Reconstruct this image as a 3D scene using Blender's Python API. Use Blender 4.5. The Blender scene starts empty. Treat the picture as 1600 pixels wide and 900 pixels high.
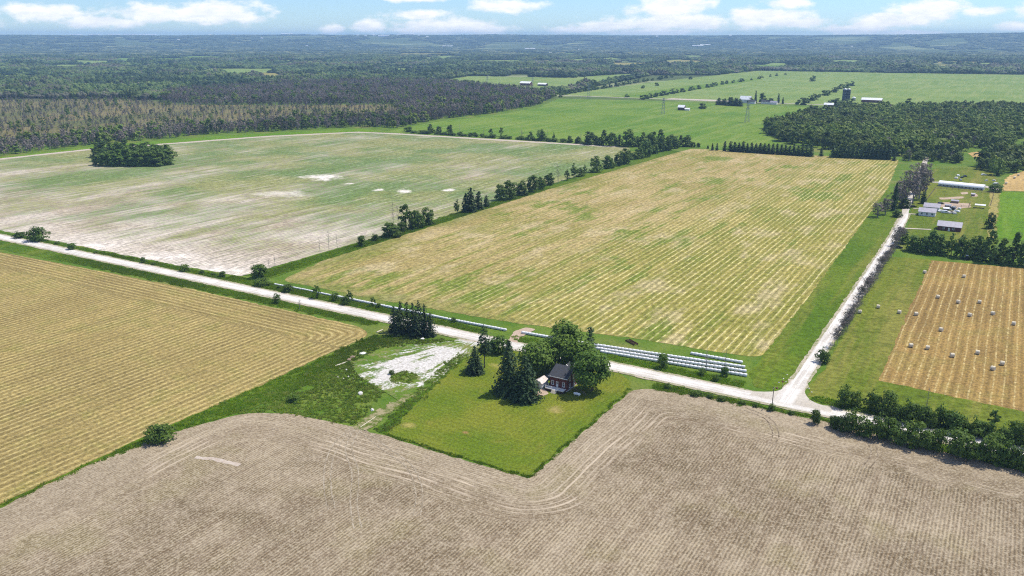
import bpy, bmesh, math, random
import numpy as np
from mathutils import Vector

# ------------------------------------------------------------------ camera, sky, sun, exposure
SCN = bpy.context.scene
COL = SCN.collection
CAMH = 120.0                      # drone height; world X runs along the road, world Y along the field rows
FPX = 1300.0                      # focal length in pixels of the 1600 px wide photograph
PITCH = math.atan(393.0 / FPX)
YAW = math.radians(30.8)
cam = bpy.data.cameras.new("camera")
cam.sensor_width = 36.0
cam.lens = 36.0 * FPX / 1600.0
cam.clip_start = 0.5
cam.clip_end = 200000.0
camo = bpy.data.objects.new("camera", cam)
camo.location = (0, 0, CAMH)
camo.rotation_euler = (math.pi / 2 - PITCH, 0, YAW)
COL.objects.link(camo)
SCN.camera = camo

SUN_EL = math.radians(60)
SUN_AZ = math.radians(24) + YAW    # angle from +X, counter-clockwise
world = bpy.data.worlds.new("World")
SCN.world = world
world.use_nodes = True
sun = bpy.data.lights.new("sun", 'SUN')
sun.energy = 4.7
sun.angle = math.radians(0.53)
sun.color = (1.0, 0.94, 0.83)
suno = bpy.data.objects.new("sun", sun)
suno.rotation_euler = Vector((math.cos(SUN_EL) * math.cos(SUN_AZ), math.cos(SUN_EL) * math.sin(SUN_AZ), math.sin(SUN_EL))).to_track_quat('Z', 'Y').to_euler()
suno.location = (0, 0, 400)
COL.objects.link(suno)
SCN.view_settings.view_transform = 'Standard'
SCN.view_settings.look = 'None'
SCN.view_settings.exposure = 0.34
SCN.view_settings.gamma = 1.0
SCN.view_settings.use_curve_mapping = False

# ------------------------------------------------------------------ pixel of the photograph -> ground point
cA, sA, cP, sP = math.cos(YAW), math.sin(YAW), math.cos(PITCH), math.sin(PITCH)
def PX(px, py, z=0.0):
    a, b = (px - 800) / FPX, (450 - py) / FPX
    dy, dz = cP + b * sP, -sP + b * cP
    k = (z - CAMH) / dz
    x, y = a * k, dy * k
    return (x * cA - y * sA, x * sA + y * cA)
def camxy(s, t):
    return s * cA + t * sA, -s * sA + t * cA
def PROJ(s, t, z=0.0):
    x, y = camxy(s, t)
    d = y * cP + (CAMH - z) * sP
    return 800 + FPX * x / d, 450 - FPX * (y * sP - (CAMH - z) * cP) / d
def DEPTH(s, t):
    return camxy(s, t)[1] * cP + CAMH * sP
def HGT(px, yb, yt):
    s, t = PX(px, yb)
    y = camxy(s, t)[1]
    b = (450 - yt) / FPX
    return CAMH + (-sP + b * cP) / (cP + b * sP) * y
def WID(px, yb, w):
    return w * DEPTH(*PX(px, yb)) / FPX
def inpoly(x, y, poly):
    x = np.asarray(x, float); y = np.asarray(y, float)
    r = np.zeros(x.shape, bool)
    n = len(poly)
    for i in range(n):
        x0, y0 = poly[i]; x1, y1 = poly[(i + 1) % n]
        if y0 == y1: continue
        c = ((y0 > y) != (y1 > y)) & (x < (x1 - x0) * (y - y0) / (y1 - y0) + x0)
        r ^= c
    return r

# ------------------------------------------------------------------ node helpers
class NT:
    def __init__(s, nt): s.t = nt; s.n = nt.nodes; s.l = nt.links
    def put(s, sock, v):
        if isinstance(v, bpy.types.NodeSocket): s.l.new(v, sock)
        elif isinstance(v, (tuple, list)) and len(v) == 3 and sock.type == 'RGBA': sock.default_value = (*v, 1)
        else: sock.default_value = v
    def m(s, op, a, b=None, c=None, clamp=False):
        n = s.n.new('ShaderNodeMath'); n.operation = op; n.use_clamp = clamp
        s.put(n.inputs[0], a)
        if b is not None: s.put(n.inputs[1], b)
        if c is not None: s.put(n.inputs[2], c)
        return n.outputs[0]
    def add(s, a, b): return s.m('ADD', a, b)
    def sub(s, a, b): return s.m('SUBTRACT', a, b)
    def mul(s, a, b): return s.m('MULTIPLY', a, b)
    def vec(s, x, y, z=0.0):
        n = s.n.new('ShaderNodeCombineXYZ')
        for i, v in enumerate((x, y, z)): s.put(n.inputs[i], v)
        return n.outputs[0]
    def sep(s, v):
        n = s.n.new('ShaderNodeSeparateXYZ'); s.put(n.inputs[0], v)
        return n.outputs[0], n.outputs[1], n.outputs[2]
    def pos(s):
        return s.n.new('ShaderNodeNewGeometry').outputs['Position']
    def noise(s, v, scale, detail=3.0, rough=0.55, dist=0.0):
        n = s.n.new('ShaderNodeTexNoise')
        s.put(n.inputs['Vector'], v)
        n.inputs['Scale'].default_value = scale; n.inputs['Detail'].default_value = detail
        n.inputs['Roughness'].default_value = rough; n.inputs['Distortion'].default_value = dist
        return n.outputs['Fac']
    def step(s, v, lo, hi, a=0.0, b=1.0, smooth=True):
        n = s.n.new('ShaderNodeMapRange')
        n.interpolation_type = 'SMOOTHSTEP' if smooth else 'LINEAR'
        s.put(n.inputs[0], v)
        for i, q in enumerate((lo, hi, a, b)): s.put(n.inputs[i + 1], q)
        return n.outputs[0]
    def mix(s, f, a, b, bt='MIX'):
        n = s.n.new('ShaderNodeMix'); n.data_type = 'RGBA'; n.blend_type = bt
        s.put(n.inputs[0], f); s.put(n.inputs[6], a); s.put(n.inputs[7], b)
        return n.outputs[2]
    def scale(s, col, k):
        n = s.n.new('ShaderNodeVectorMath'); n.operation = 'SCALE'
        s.put(n.inputs[0], col); s.put(n.inputs['Scale'], k)
        return n.outputs[0]
    def blob(s, x, y, cx, cy, rx, ry):
        a = s.m('DIVIDE', s.sub(x, cx), rx); b = s.m('DIVIDE', s.sub(y, cy), ry)
        return s.sub(1.0, s.m('SQRT', s.add(s.mul(a, a), s.mul(b, b))))
    def bump(s, h, strength=0.5, dist=0.1):
        n = s.n.new('ShaderNodeBump'); n.inputs['Strength'].default_value = strength
        n.inputs['Distance'].default_value = dist; s.put(n.inputs['Height'], h)
        return n.outputs[0]

MATS = {}
def newmat(name):
    m = bpy.data.materials.new(name); m.use_nodes = True
    n = NT(m.node_tree); MATS[name] = m
    return m, n, n.n['Principled BSDF']
def plain(name, col, rough=0.7, metal=0.0, var=0.12, scale=1.5, spec=0.3):
    m, n, b = newmat(name)
    f = n.noise(n.pos(), scale, 4, 0.6)
    n.put(b.inputs['Base Color'], n.scale(n.mix(0.0, col, col), n.step(f, 0.25, 0.75, 1 - var, 1 + var)))
    b.inputs['Roughness'].default_value = rough; b.inputs['Metallic'].default_value = metal
    b.inputs['Specular IOR Level'].default_value = spec
    return m
def ground_mat(name, fn, rough=0.95):
    m, n, b = newmat(name)
    p = n.pos(); x, y, z = n.sep(p)
    r = fn(n, p, x, y)
    col, h = r if isinstance(r, tuple) else (r, None)
    n.put(b.inputs['Base Color'], col)
    b.inputs['Roughness'].default_value = rough
    b.inputs['Specular IOR Level'].default_value = 0.08
    if h is not None: n.put(b.inputs['Normal'], n.bump(h[0], h[1], h[2]))
    return m
TAU = 2 * math.pi

# ------------------------------------------------------------------ sky with clouds
def build_world():
    w = NT(world.node_tree)
    for n in list(w.n): w.n.remove(n)
    sky = w.n.new('ShaderNodeTexSky'); sky.sky_type = 'NISHITA'; sky.sun_disc = False
    sky.sun_elevation = SUN_EL; sky.sun_rotation = math.pi / 2 - SUN_AZ
    sky.altitude = 120; sky.air_density = 1.0; sky.dust_density = 0.0; sky.ozone_density = 1.0
    bg = w.n.new('ShaderNodeBackground'); bg.inputs['Strength'].default_value = 0.11
    w.put(bg.inputs['Color'], w.mix(1.0, sky.outputs[0], (0.55, 0.77, 1.16), 'MULTIPLY'))
    d = w.n.new('ShaderNodeTexCoord').outputs['Generated']
    x, y, z = w.sep(d)
    # azimuth measured from the photograph's heading, elevation, both in degrees
    az = w.mul(w.m('ARCTAN2', w.add(w.mul(x, cA), w.mul(y, sA)), w.sub(w.mul(y, cA), w.mul(x, sA))), 180 / math.pi)
    el = w.mul(w.m('ARCSINE', z), 180 / math.pi)
    P = []
    for (px, py, hw, hh) in [(270, 22, 120, 15), (340, 18, 75, 20), (375, 26, 40, 12), (515, 46, 22, 9), (575, 40, 28, 14), (648, 23, 48, 9), (700, 40, 80, 15), (745, 46, 75, 9),
                             (655, 48, 50, 8), (790, 10, 66, 12), (645, -2, 60, 6), (905, 46, 55, 8), (950, 41, 60, 9), (1050, 12, 72, 18), (1060, 34, 120, 15), (1030, 50, 95, 6),
                             (1195, 30, 70, 16), (1240, 36, 55, 9), (1235, 4, 40, 9), (1165, 26, 35, 14), (1340, 46, 75, 9), (1395, 34, 75, 12), (1455, 12, 55, 14), (1440, 26, 50, 8),
                             (1535, 18, 34, 9), (1585, 42, 26, 7), (1420, 51, 60, 4), (160, 34, 60, 10), (60, 20, 60, 14), (1640, 16, 40, 14), (-60, 30, 60, 14)]:
        a, b = (px - 800) / FPX, (450 - py) / FPX
        dy, dz = cP + b * sP, -sP + b * cP
        ca = math.degrees(math.atan2(a, dy)); ce = math.degrees(math.atan2(dz, math.hypot(a, dy)))
        P.append((ca, ce, hw / 20.0, hh / 20.5))
    acc = None
    ae = w.vec(az, el, 0.0)
    for (ca, ce, rx, ry) in P:
        q = w.n.new('ShaderNodeVectorMath'); q.operation = 'MULTIPLY_ADD'; w.put(q.inputs[0], ae)
        q.inputs[1].default_value = (1 / rx, 1 / ry, 0); q.inputs[2].default_value = (-ca / rx, -ce / ry, 0)
        v = w.n.new('ShaderNodeVectorMath'); v.operation = 'DOT_PRODUCT'; w.l.new(q.outputs[0], v.inputs[0]); w.l.new(q.outputs[0], v.inputs[1])
        acc = v.outputs['Value'] if acc is None else w.m('MINIMUM', acc, v.outputs['Value'])
    acc = w.sub(1.0, w.m('SQRT', acc))
    q = w.vec(w.mul(az, 0.55), w.mul(el, 1.1), 0.0)
    n1 = w.noise(q, 1.0, 6, 0.62)
    n2 = w.noise(q, 0.28, 3, 0.5)
    # beyond the clouds seen in the picture the same fair-weather cumulus carries on
    out = w.m('MAXIMUM', w.step(el, 3.2, 6.0), w.step(w.m('ABSOLUTE', az), 36, 42))
    n3 = w.noise(w.vec(w.mul(x, 3.2), w.mul(y, 3.2), w.mul(z, 7.0)), 1.0, 5, 0.6)
    acc = w.m('MAXIMUM', acc, w.sub(w.mul(out, w.step(n3, 0.50, 0.72, 0.0, 1.2)), w.sub(1.0, out)))
    dens = w.step(w.add(acc, w.mul(w.sub(n1, 0.5), 1.9)), 0.02, 0.62)
    dens = w.mul(dens, w.step(n2, 0.15, 0.5, 0.82, 1.0))
    shade = w.step(w.noise(w.vec(w.mul(az, 0.7), w.mul(el, 2.2), 3.0), 1.0, 4, 0.6), 0.3, 0.7)
    cb = w.n.new('ShaderNodeBackground')
    w.put(cb.inputs['Color'], w.mix(shade, (0.76, 0.79, 0.83), (0.95, 0.935, 0.91)))
    cb.inputs['Strength'].default_value = 1.06
    mx = w.n.new('ShaderNodeMixShader'); o = w.n.new('ShaderNodeOutputWorld')
    w.put(mx.inputs[0], dens); w.l.new(bg.outputs[0], mx.inputs[1]); w.l.new(cb.outputs[0], mx.inputs[2])
    w.l.new(mx.outputs[0], o.inputs[0])
build_world()
world.cycles.sampling_method = 'MANUAL'
world.cycles.sample_map_resolution = 256

# ------------------------------------------------------------------ object helpers
def tag(o, label=None, cat=None, group=None, kind=None):
    if label: o['label'] = label
    if cat: o['category'] = cat
    if group: o['group'] = group
    if kind: o['kind'] = kind
    return o
def empty(name, loc, rz=0.0, label=None, cat=None, group=None):
    o = bpy.data.objects.new(name, None); COL.objects.link(o)
    o.location = loc; o.rotation_euler = (0, 0, rz); o.empty_display_size = 0.5
    return tag(o, label, cat, group)
class MB:
    def __init__(s): s.v = []; s.f = []; s.mi = []
    def addv(s, vs, fs, mi=0):
        k = len(s.v); s.v += [tuple(p) for p in vs]
        s.f += [tuple(i + k for i in f) for f in fs]; s.mi += [mi] * len(fs)
        return s
    def box(s, x0, x1, y0, y1, z0, z1, mi=0):
        return s.addv([(x0, y0, z0), (x1, y0, z0), (x1, y1, z0), (x0, y1, z0), (x0, y0, z1), (x1, y0, z1), (x1, y1, z1), (x0, y1, z1)],
                      [(3, 2, 1, 0), (4, 5, 6, 7), (0, 1, 5, 4), (1, 2, 6, 5), (2, 3, 7, 6), (3, 0, 4, 7)], mi)
    def prism(s, prof, a0, a1, axis='y', mi=0):
        n = len(prof)
        if axis == 'y': vs = [(p[0], a0, p[1]) for p in prof] + [(p[0], a1, p[1]) for p in prof]
        elif axis == 'x': vs = [(a0, p[0], p[1]) for p in prof] + [(a1, p[0], p[1]) for p in prof]
        else: vs = [(p[0], p[1], a0) for p in prof] + [(p[0], p[1], a1) for p in prof]
        return s.addv(vs, [tuple(range(n))[::-1], tuple(range(n, 2 * n))] + [(i, (i + 1) % n, n + (i + 1) % n, n + i) for i in range(n)], mi)
    def tube(s, p0, p1, r0, r1, n=5, mi=0, caps=True):
        a, b = Vector(p0), Vector(p1); d = (b - a)
        if d.length < 1e-6: return s
        d.normalize(); u = d.orthogonal().normalized(); w = d.cross(u)
        vs = []
        for c, r in ((a, r0), (b, r1)):
            for i in range(n):
                g = TAU * i / n; vs.append(c + u * (r * math.cos(g)) + w * (r * math.sin(g)))
        fs = [(i, (i + 1) % n, n + (i + 1) % n, n + i) for i in range(n)]
        if caps: fs += [tuple(range(n))[::-1], tuple(range(n, 2 * n))]
        return s.addv(vs, fs, mi)
    def lathe(s, prof, n=12, c=(0, 0, 0), axis='z', mi=0):
        vs = []
        for (r, h) in prof:
            for i in range(n):
                g = TAU * i / n; a, b = r * math.cos(g), r * math.sin(g)
                vs.append((c[0] + a, c[1] + b, c[2] + h) if axis == 'z' else ((c[0] + h, c[1] + a, c[2] + b) if axis == 'x' else (c[0] + a, c[1] + h, c[2] + b)))
        fs = []
        for j in range(len(prof) - 1):
            for i in range(n):
                k = (i + 1) % n; fs.append((j * n + i, j * n + k, (j + 1) * n + k, (j + 1) * n + i))
        return s.addv(vs, fs, mi)
    def mesh(s, name, *mats, smooth=False):
        me = bpy.data.meshes.new(name); me.from_pydata(s.v, [], s.f)
        for m in mats: me.materials.append(MATS[m] if isinstance(m, str) else m)
        if len(mats) > 1: me.polygons.foreach_set('material_index', s.mi)
        if smooth: me.polygons.foreach_set('use_smooth', [True] * len(me.polygons))
        me.update(); return me
    def obj(s, name, mats, parent=None, loc=(0, 0, 0), rz=0.0, smooth=False):
        if isinstance(mats, str): mats = (mats,)
        o = bpy.data.objects.new(name, s.mesh(name, *mats, smooth=smooth)); COL.objects.link(o)
        o.location = loc; o.rotation_euler = (0, 0, rz); o.parent = parent
        return o
def copy_tree(o, parent=None):
    c = o.copy(); COL.objects.link(c); c.parent = parent
    for k in o.children: copy_tree(k, c)
    return c
RNG = random.Random(7)

def densify(pts, step, jit, rng, closed=True):
    out = []
    n = len(pts)
    for i in range(n if closed else n - 1):
        a = Vector(pts[i]); b = Vector(pts[(i + 1) % n]); L = (b - a).length
        k = max(1, int(L / step)); nrm = Vector((-(b - a).y, (b - a).x)) / max(L, 1e-6)
        for j in range(k):
            q = a.lerp(b, j / k)
            if j: q = q + nrm * rng.gauss(0, jit)
            out.append((q.x, q.y))
    return out
def roundc(pts, rad, seg=5):
    out = []; n = len(pts)
    for i in range(n):
        p = Vector(pts[i]); a = Vector(pts[i - 1]); b = Vector(pts[(i + 1) % n])
        r = rad[i] if isinstance(rad, (list, tuple)) else rad
        if r <= 0: out.append(tuple(p)); continue
        u = (a - p); v = (b - p); r = min(r, u.length * .45, v.length * .45)
        u = p + u.normalized() * r; v = p + v.normalized() * r
        for k in range(seg + 1):
            q = k / seg; out.append(tuple(u.lerp(p, q).lerp(p.lerp(v, q), q)))
    return out
def sheet(name, pts, z, mat, jit=0.5, step=3.0, px=False, rad=0):
    if px: pts = [PX(*p) for p in pts]
    if rad: pts = roundc(pts, rad)
    pts = densify(pts, step, jit, RNG)
    me = bpy.data.meshes.new(name)
    me.from_pydata([(p[0], p[1], z) for p in pts], [], [tuple(range(len(pts)))])
    if me.polygons[0].normal.z < 0: me.flip_normals()
    me.materials.append(MATS[mat]); me.update()
    o = bpy.data.objects.new(name, me); COL.objects.link(o); o['kind'] = 'structure'
    return o

# ------------------------------------------------------------------ ground materials
def g_grass(n, p, x, y):
    a = n.noise(p, 0.06, 4, 0.6); b = n.noise(p, 0.9, 5, 0.75); c = n.noise(p, 0.025, 3, 0.5)
    col = n.mix(n.step(a, 0.35, 0.65), (0.072, 0.140, 0.012), (0.125, 0.180, 0.024))
    col = n.mix(n.step(c, 0.52, 0.70, 0, 0.8), col, (0.190, 0.185, 0.052))
    col = n.mix(n.step(b, 0.46, 0.66, 0, 0.65), col, (0.032, 0.072, 0.008))
    # farther off: woodland floor with paler clearings
    dist = n.m('SQRT', n.add(n.mul(x, x), n.mul(y, y)))
    far = n.mix(n.step(n.noise(n.vec(n.mul(n.add(n.mul(x, cA), n.mul(y, sA)), 0.35), n.sub(n.mul(y, cA), n.mul(x, sA))), 0.0035, 3, 0.6), 0.54, 0.60), (0.070, 0.095, 0.030), (0.20, 0.225, 0.10))
    return n.mix(n.step(dist, 1500, 1900), col, far), (b, 0.6, 0.3)
ground_mat('ground_grass', g_grass)

def g_lawn(n, p, x, y):
    a = n.noise(p, 0.045, 3, 0.55); b = n.noise(p, 1.3, 4, 0.7); c = n.noise(p, 0.16, 3, 0.6)
    col = n.mix(n.step(a, 0.35, 0.68), (0.094, 0.140, 0.010), (0.150, 0.166, 0.018))
    col = n.mix(n.step(c, 0.55, 0.8, 0, 0.6), col, (0.175, 0.160, 0.030))
    # mower passes round the lot
    dx = n.sub(-103.0, x); dy = n.sub(y, 182.0)
    d = n.m('SMOOTH_MIN', dx, dy, 8.0)
    st = n.m('SINE', n.mul(n.add(d, n.mul(n.noise(p, 0.1, 2), 1.5)), TAU / 2.6))
    col = n.scale(col, n.step(st, -1, 1, 0.95, 1.05))
    for (q, rx, ry, c2) in ((PX(868, 640), 4.0, 4.0, (0.30, 0.24, 0.09)), (PX(727, 676), 1.6, 1.3, (0.27, 0.15, 0.07)), (PX(640, 665), 3.5, 2.5, (0.28, 0.24, 0.07)), (PX(775, 571), 6.0, 2.5, (0.26, 0.24, 0.06))):
        m = n.step(n.add(n.blob(x, y, q[0], q[1], rx, ry), n.mul(n.sub(c, 0.5), 1.6)), 0.0, 0.8, 0, 0.75)
        col = n.mix(m, col, c2)
    return n.scale(col, n.step(b, 0.34, 0.68, 0.70, 1.26)), (b, 0.5, 0.15)
ground_mat('lawn_grass', g_lawn)

def g_soil(n, p, x, y):
    # distance from the field's outline: weeds and lawn corner, road verge, grass strip
    dx = n.m('MAXIMUM', n.add(x, 103.0), 0.0); dy = n.m('MAXIMUM', n.sub(182.4, y), 0.0)
    dA = n.m('SQRT', n.add(n.mul(dx, dx), n.mul(dy, dy)))
    d = n.m('SMOOTH_MIN', n.m('SMOOTH_MIN', dA, n.add(x, 214.0), 22.0), n.sub(261.0, y), 10.0)
    wob = n.noise(p, 0.05, 3)
    head = n.m('LESS_THAN', n.add(d, n.mul(n.sub(wob, 0.5), 9.0)), 21.5)
    r = n.add(n.mul(head, d), n.mul(n.sub(1.0, head), x))
    rows = n.m('SINE', n.mul(n.add(r, n.mul(n.noise(p, 0.25, 2), 0.35)), TAU / 0.92))
    along = n.add(n.mul(head, n.add(x, y)), n.mul(n.sub(1.0, head), y))
    streak = n.noise(n.vec(n.mul(r, 0.9), n.mul(along, 0.20)), 1.0, 4, 0.75)
    passes = n.noise(n.vec(n.mul(r, 0.22), n.mul(along, 0.010)), 1.0, 3, 0.7)
    big = n.noise(p, 0.022, 4, 0.62); med = n.noise(p, 0.13, 4, 0.68); fine = n.noise(p, 1.2, 6, 0.86); mid = n.noise(n.vec(x, n.mul(y, 0.6)), 0.6, 4, 0.72)
    col = n.mix(n.step(big, 0.38, 0.62), (0.155, 0.120, 0.074), (0.325, 0.268, 0.190))
    col = n.mix(n.step(med, 0.42, 0.66, 0, 0.6), col, (0.360, 0.300, 0.230))
    col = n.mix(n.step(passes, 0.42, 0.62, 0, 0.55), col, (0.170, 0.125, 0.082))
    col = n.mix(n.mul(n.step(d, 4, 20, 1.0, 0.0), 0.45), col, (0.375, 0.316, 0.236))
    col = n.mix(n.step(n.noise(p, 0.045, 3, 0.6), 0.53, 0.70, 0, 0.5), col, (0.205, 0.178, 0.082))
    amp = n.mul(n.step(med, 0.3, 0.65, 0.46, 0.22), n.sub(1.0, n.mul(head, 0.55)))
    col = n.scale(col, n.add(1.0, n.mul(rows, amp)))
    col = n.mix(n.step(streak, 0.50, 0.66, 0, 0.4), col, (0.440, 0.372, 0.285))
    col = n.mix(n.step(streak, 0.48, 0.36, 0, 0.25), col, (0.120, 0.086, 0.055))
    col = n.mix(n.step(fine, 0.49, 0.60, 0, 0.7), col, (0.445, 0.390, 0.300))
    col = n.mix(n.step(fine, 0.49, 0.40, 0, 0.5), col, (0.120, 0.088, 0.055))
    col = n.mix(n.step(mid, 0.54, 0.68, 0, 0.40), col, (0.125, 0.092, 0.058))
    # wheel tracks of the headland passes, pairs of pale lines
    for c0, w0, k in ((9.4, 0.40, 0.55), (11.6, 0.50, 0.75), (14.2, 0.35, 0.55), (15.9, 0.55, 0.75), (18.1, 0.40, 0.6), (4.2, 0.35, 0.35), (6.2, 0.35, 0.4)):
        e = n.m('ABSOLUTE', n.sub(n.add(d, n.mul(n.sub(n.noise(n.vec(x, y, c0), 0.022, 2), 0.5), 9.0)), c0))
        m = n.mul(n.step(e, w0 * 0.3, w0, k, 0.0), n.step(n.noise(n.vec(x, y, c0), 0.035, 3, 0.6), 0.42, 0.60, 0.0, 1.0))
        col = n.mix(m, col, (0.54, 0.462, 0.372))
    col = n.mix(1.0, col, (0.91, 0.885, 0.82), 'MULTIPLY')
    h = n.add(n.mul(rows, 0.05), n.mul(fine, 0.16))
    return col, (h, 0.8, 1.0)
ground_mat('tilled_soil', g_soil)

def straw_field(base, straw, green, pitch, frac, headfn, k=0.8, gk=0.6, pale=None):
    def fn(n, p, x, y):
        r = headfn(n, p, x, y)
        warp = n.mul(n.noise(p, 0.025, 2, 0.5), 3.0)
        ph = n.m('SINE', n.mul(n.add(r, n.mul(warp, 0.5)), TAU / pitch))
        brk = n.noise(n.vec(x, n.mul(y, 0.45)), 0.8, 5, 0.75); big = n.noise(p, 0.02, 4, 0.62); med = n.noise(p, 0.11, 4, 0.65); fine = n.noise(p, 0.75, 5, 0.82)
        lane = n.noise(n.vec(n.mul(r, 0.30), n.mul(n.add(x, y), 0.012)), 1.0, 4, 0.68)
        col = n.mix(n.step(big, 0.38, 0.62), base, tuple(c * 1.30 for c in base))
        col = n.mix(n.step(lane, 0.45, 0.62, 0, 0.55), col, tuple(c * 0.68 for c in base))
        col = n.mix(n.step(n.add(n.mul(med, 0.6), n.mul(big, 0.4)), 0.48, 0.62, 0, gk), col, green)
        m = n.mul(n.step(n.add(ph, n.mul(n.sub(brk, 0.5), 1.9)), 1 - 2 * frac, 1 - 2 * frac + 0.55), k)
        m = n.mul(m, n.step(n.noise(p, 0.05, 3, 0.6), 0.35, 0.6, 0.5, 1.0))
        col = n.mix(m, col, straw)
        dk = n.step(n.add(ph, n.mul(n.sub(brk, 0.5), 3.0)), -0.35, -1.0, 0.0, 0.36)
        col = n.mix(dk, col, tuple(c * 0.5 for c in base))
        col = n.scale(col, n.step(fine, 0.38, 0.62, 0.68, 1.32))
        return col, (n.add(n.mul(m, 0.25), n.mul(fine, 0.15)), 0.6, 0.8)
    return fn
def hf_left(n, p, x, y):
    dr = n.sub(257.0, y); ds = n.sub(-220.0, x)
    d = n.m('SMOOTH_MIN', dr, ds, 10.0)
    m = n.step(n.add(dr, n.mul(n.sub(n.noise(p, 0.05, 2), 0.5), 8.0)), 23.0, 25.5)
    return n.add(n.mul(n.sub(1.0, m), d), n.mul(m, x))
ground_mat('mown_straw_left', straw_field((0.228, 0.172, 0.062), (0.430, 0.352, 0.150), (0.182, 0.166, 0.042), 2.9, 0.34, hf_left, 0.60, 0.65))
ground_mat('mown_straw_bales', straw_field((0.232, 0.152, 0.050), (0.540, 0.435, 0.200), (0.190, 0.165, 0.044), 3.5, 0.14, lambda n, p, x, y: x, 0.82, 0.4))

def g_hay(n, p, x, y):
    warp = n.mul(n.sub(n.noise(n.vec(x, n.mul(y, 0.4)), 0.02, 2, 0.5), 0.5), 3.0)
    r = n.add(x, warp)
    ph = n.m('SINE', n.mul(r, TAU / 3.35)); ph2 = n.m('SINE', n.mul(n.add(r, 0.7), TAU / 1.12))
    brk = n.noise(n.vec(x, n.mul(y, 0.22)), 0.9, 5, 0.72); big = n.noise(p, 0.012, 4, 0.62); fine = n.noise(n.vec(x, n.mul(y, 0.5)), 0.55, 5, 0.82)
    lane = n.noise(n.vec(n.mul(r, 0.16), n.mul(y, 0.010)), 1.0, 5, 0.68)
    pat = n.noise(n.vec(n.mul(x, 0.028), n.mul(y, 0.014), 1.3), 1.0, 4, 0.65)
    # 0 on the worn left side, 1 on the right where the windrows stand out
    rt = n.step(n.add(x, n.mul(y, -0.10)), -285, -185)
    tan = n.mix(n.step(big, 0.38, 0.62), (0.262, 0.205, 0.074), (0.345, 0.265, 0.120))
    yel = n.mix(n.step(big, 0.38, 0.62), (0.215, 0.196, 0.040), (0.292, 0.246, 0.070))
    col = n.mix(rt, tan, yel)
    col = n.mix(n.step(lane, 0.45, 0.60, 0, 0.75), col, (0.165, 0.172, 0.030))
    col = n.mix(n.step(n.noise(n.vec(n.mul(x, 0.05), n.mul(y, 0.022), 4.0), 1.0, 4, 0.62), 0.51, 0.66, 0, 0.70), col, (0.385, 0.310, 0.172))
    col = n.mix(n.step(n.add(n.mul(pat, 0.75), n.mul(lane, 0.25)), 0.525, 0.610, 0, 0.9), col, (0.115, 0.158, 0.018))
    # greener unmown margins next to the road, the hedgerow and the far end
    edge = n.m('MINIMUM', n.m('MINIMUM', n.sub(y, 290.0), n.add(x, 321.0)), n.sub(928.0, y))
    col = n.mix(n.step(n.add(edge, n.mul(n.sub(brk, 0.5), 18.0)), 3.0, 20.0, 0.65, 0.0), col, n.mix(n.step(big, 0.45, 0.55), (0.155, 0.165, 0.040), (0.29, 0.23, 0.10)))
    k = n.add(n.mul(rt, 0.48), 0.28)
    m = n.mul(n.step(n.add(ph, n.mul(n.sub(brk, 0.5), 1.9)), 0.66, 1.0), k)
    m = n.mul(m, n.step(n.noise(n.vec(n.mul(x, 0.05), n.mul(y, 0.03), 9.0), 1.0, 3, 0.6), 0.36, 0.58, 0.4, 1.0))
    m = n.mul(m, n.step(edge, 10.0, 18.0))
    col = n.scale(col, n.add(1.0, n.mul(ph2, 0.10)))
    col = n.mix(m, col, (0.560, 0.490, 0.235))
    col = n.mix(n.mul(n.step(n.add(ph, n.mul(n.sub(brk, 0.5), 2.5)), -0.1, -0.95), n.mul(n.add(rt, 0.3), 0.32)), col, (0.110, 0.118, 0.024))
    col = n.scale(col, n.step(fine, 0.38, 0.62, 0.66, 1.34))
    return col, (n.add(n.mul(m, 0.3), n.mul(fine, 0.15)), 0.6, 0.8)
ground_mat('mown_hay', g_hay)

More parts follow.
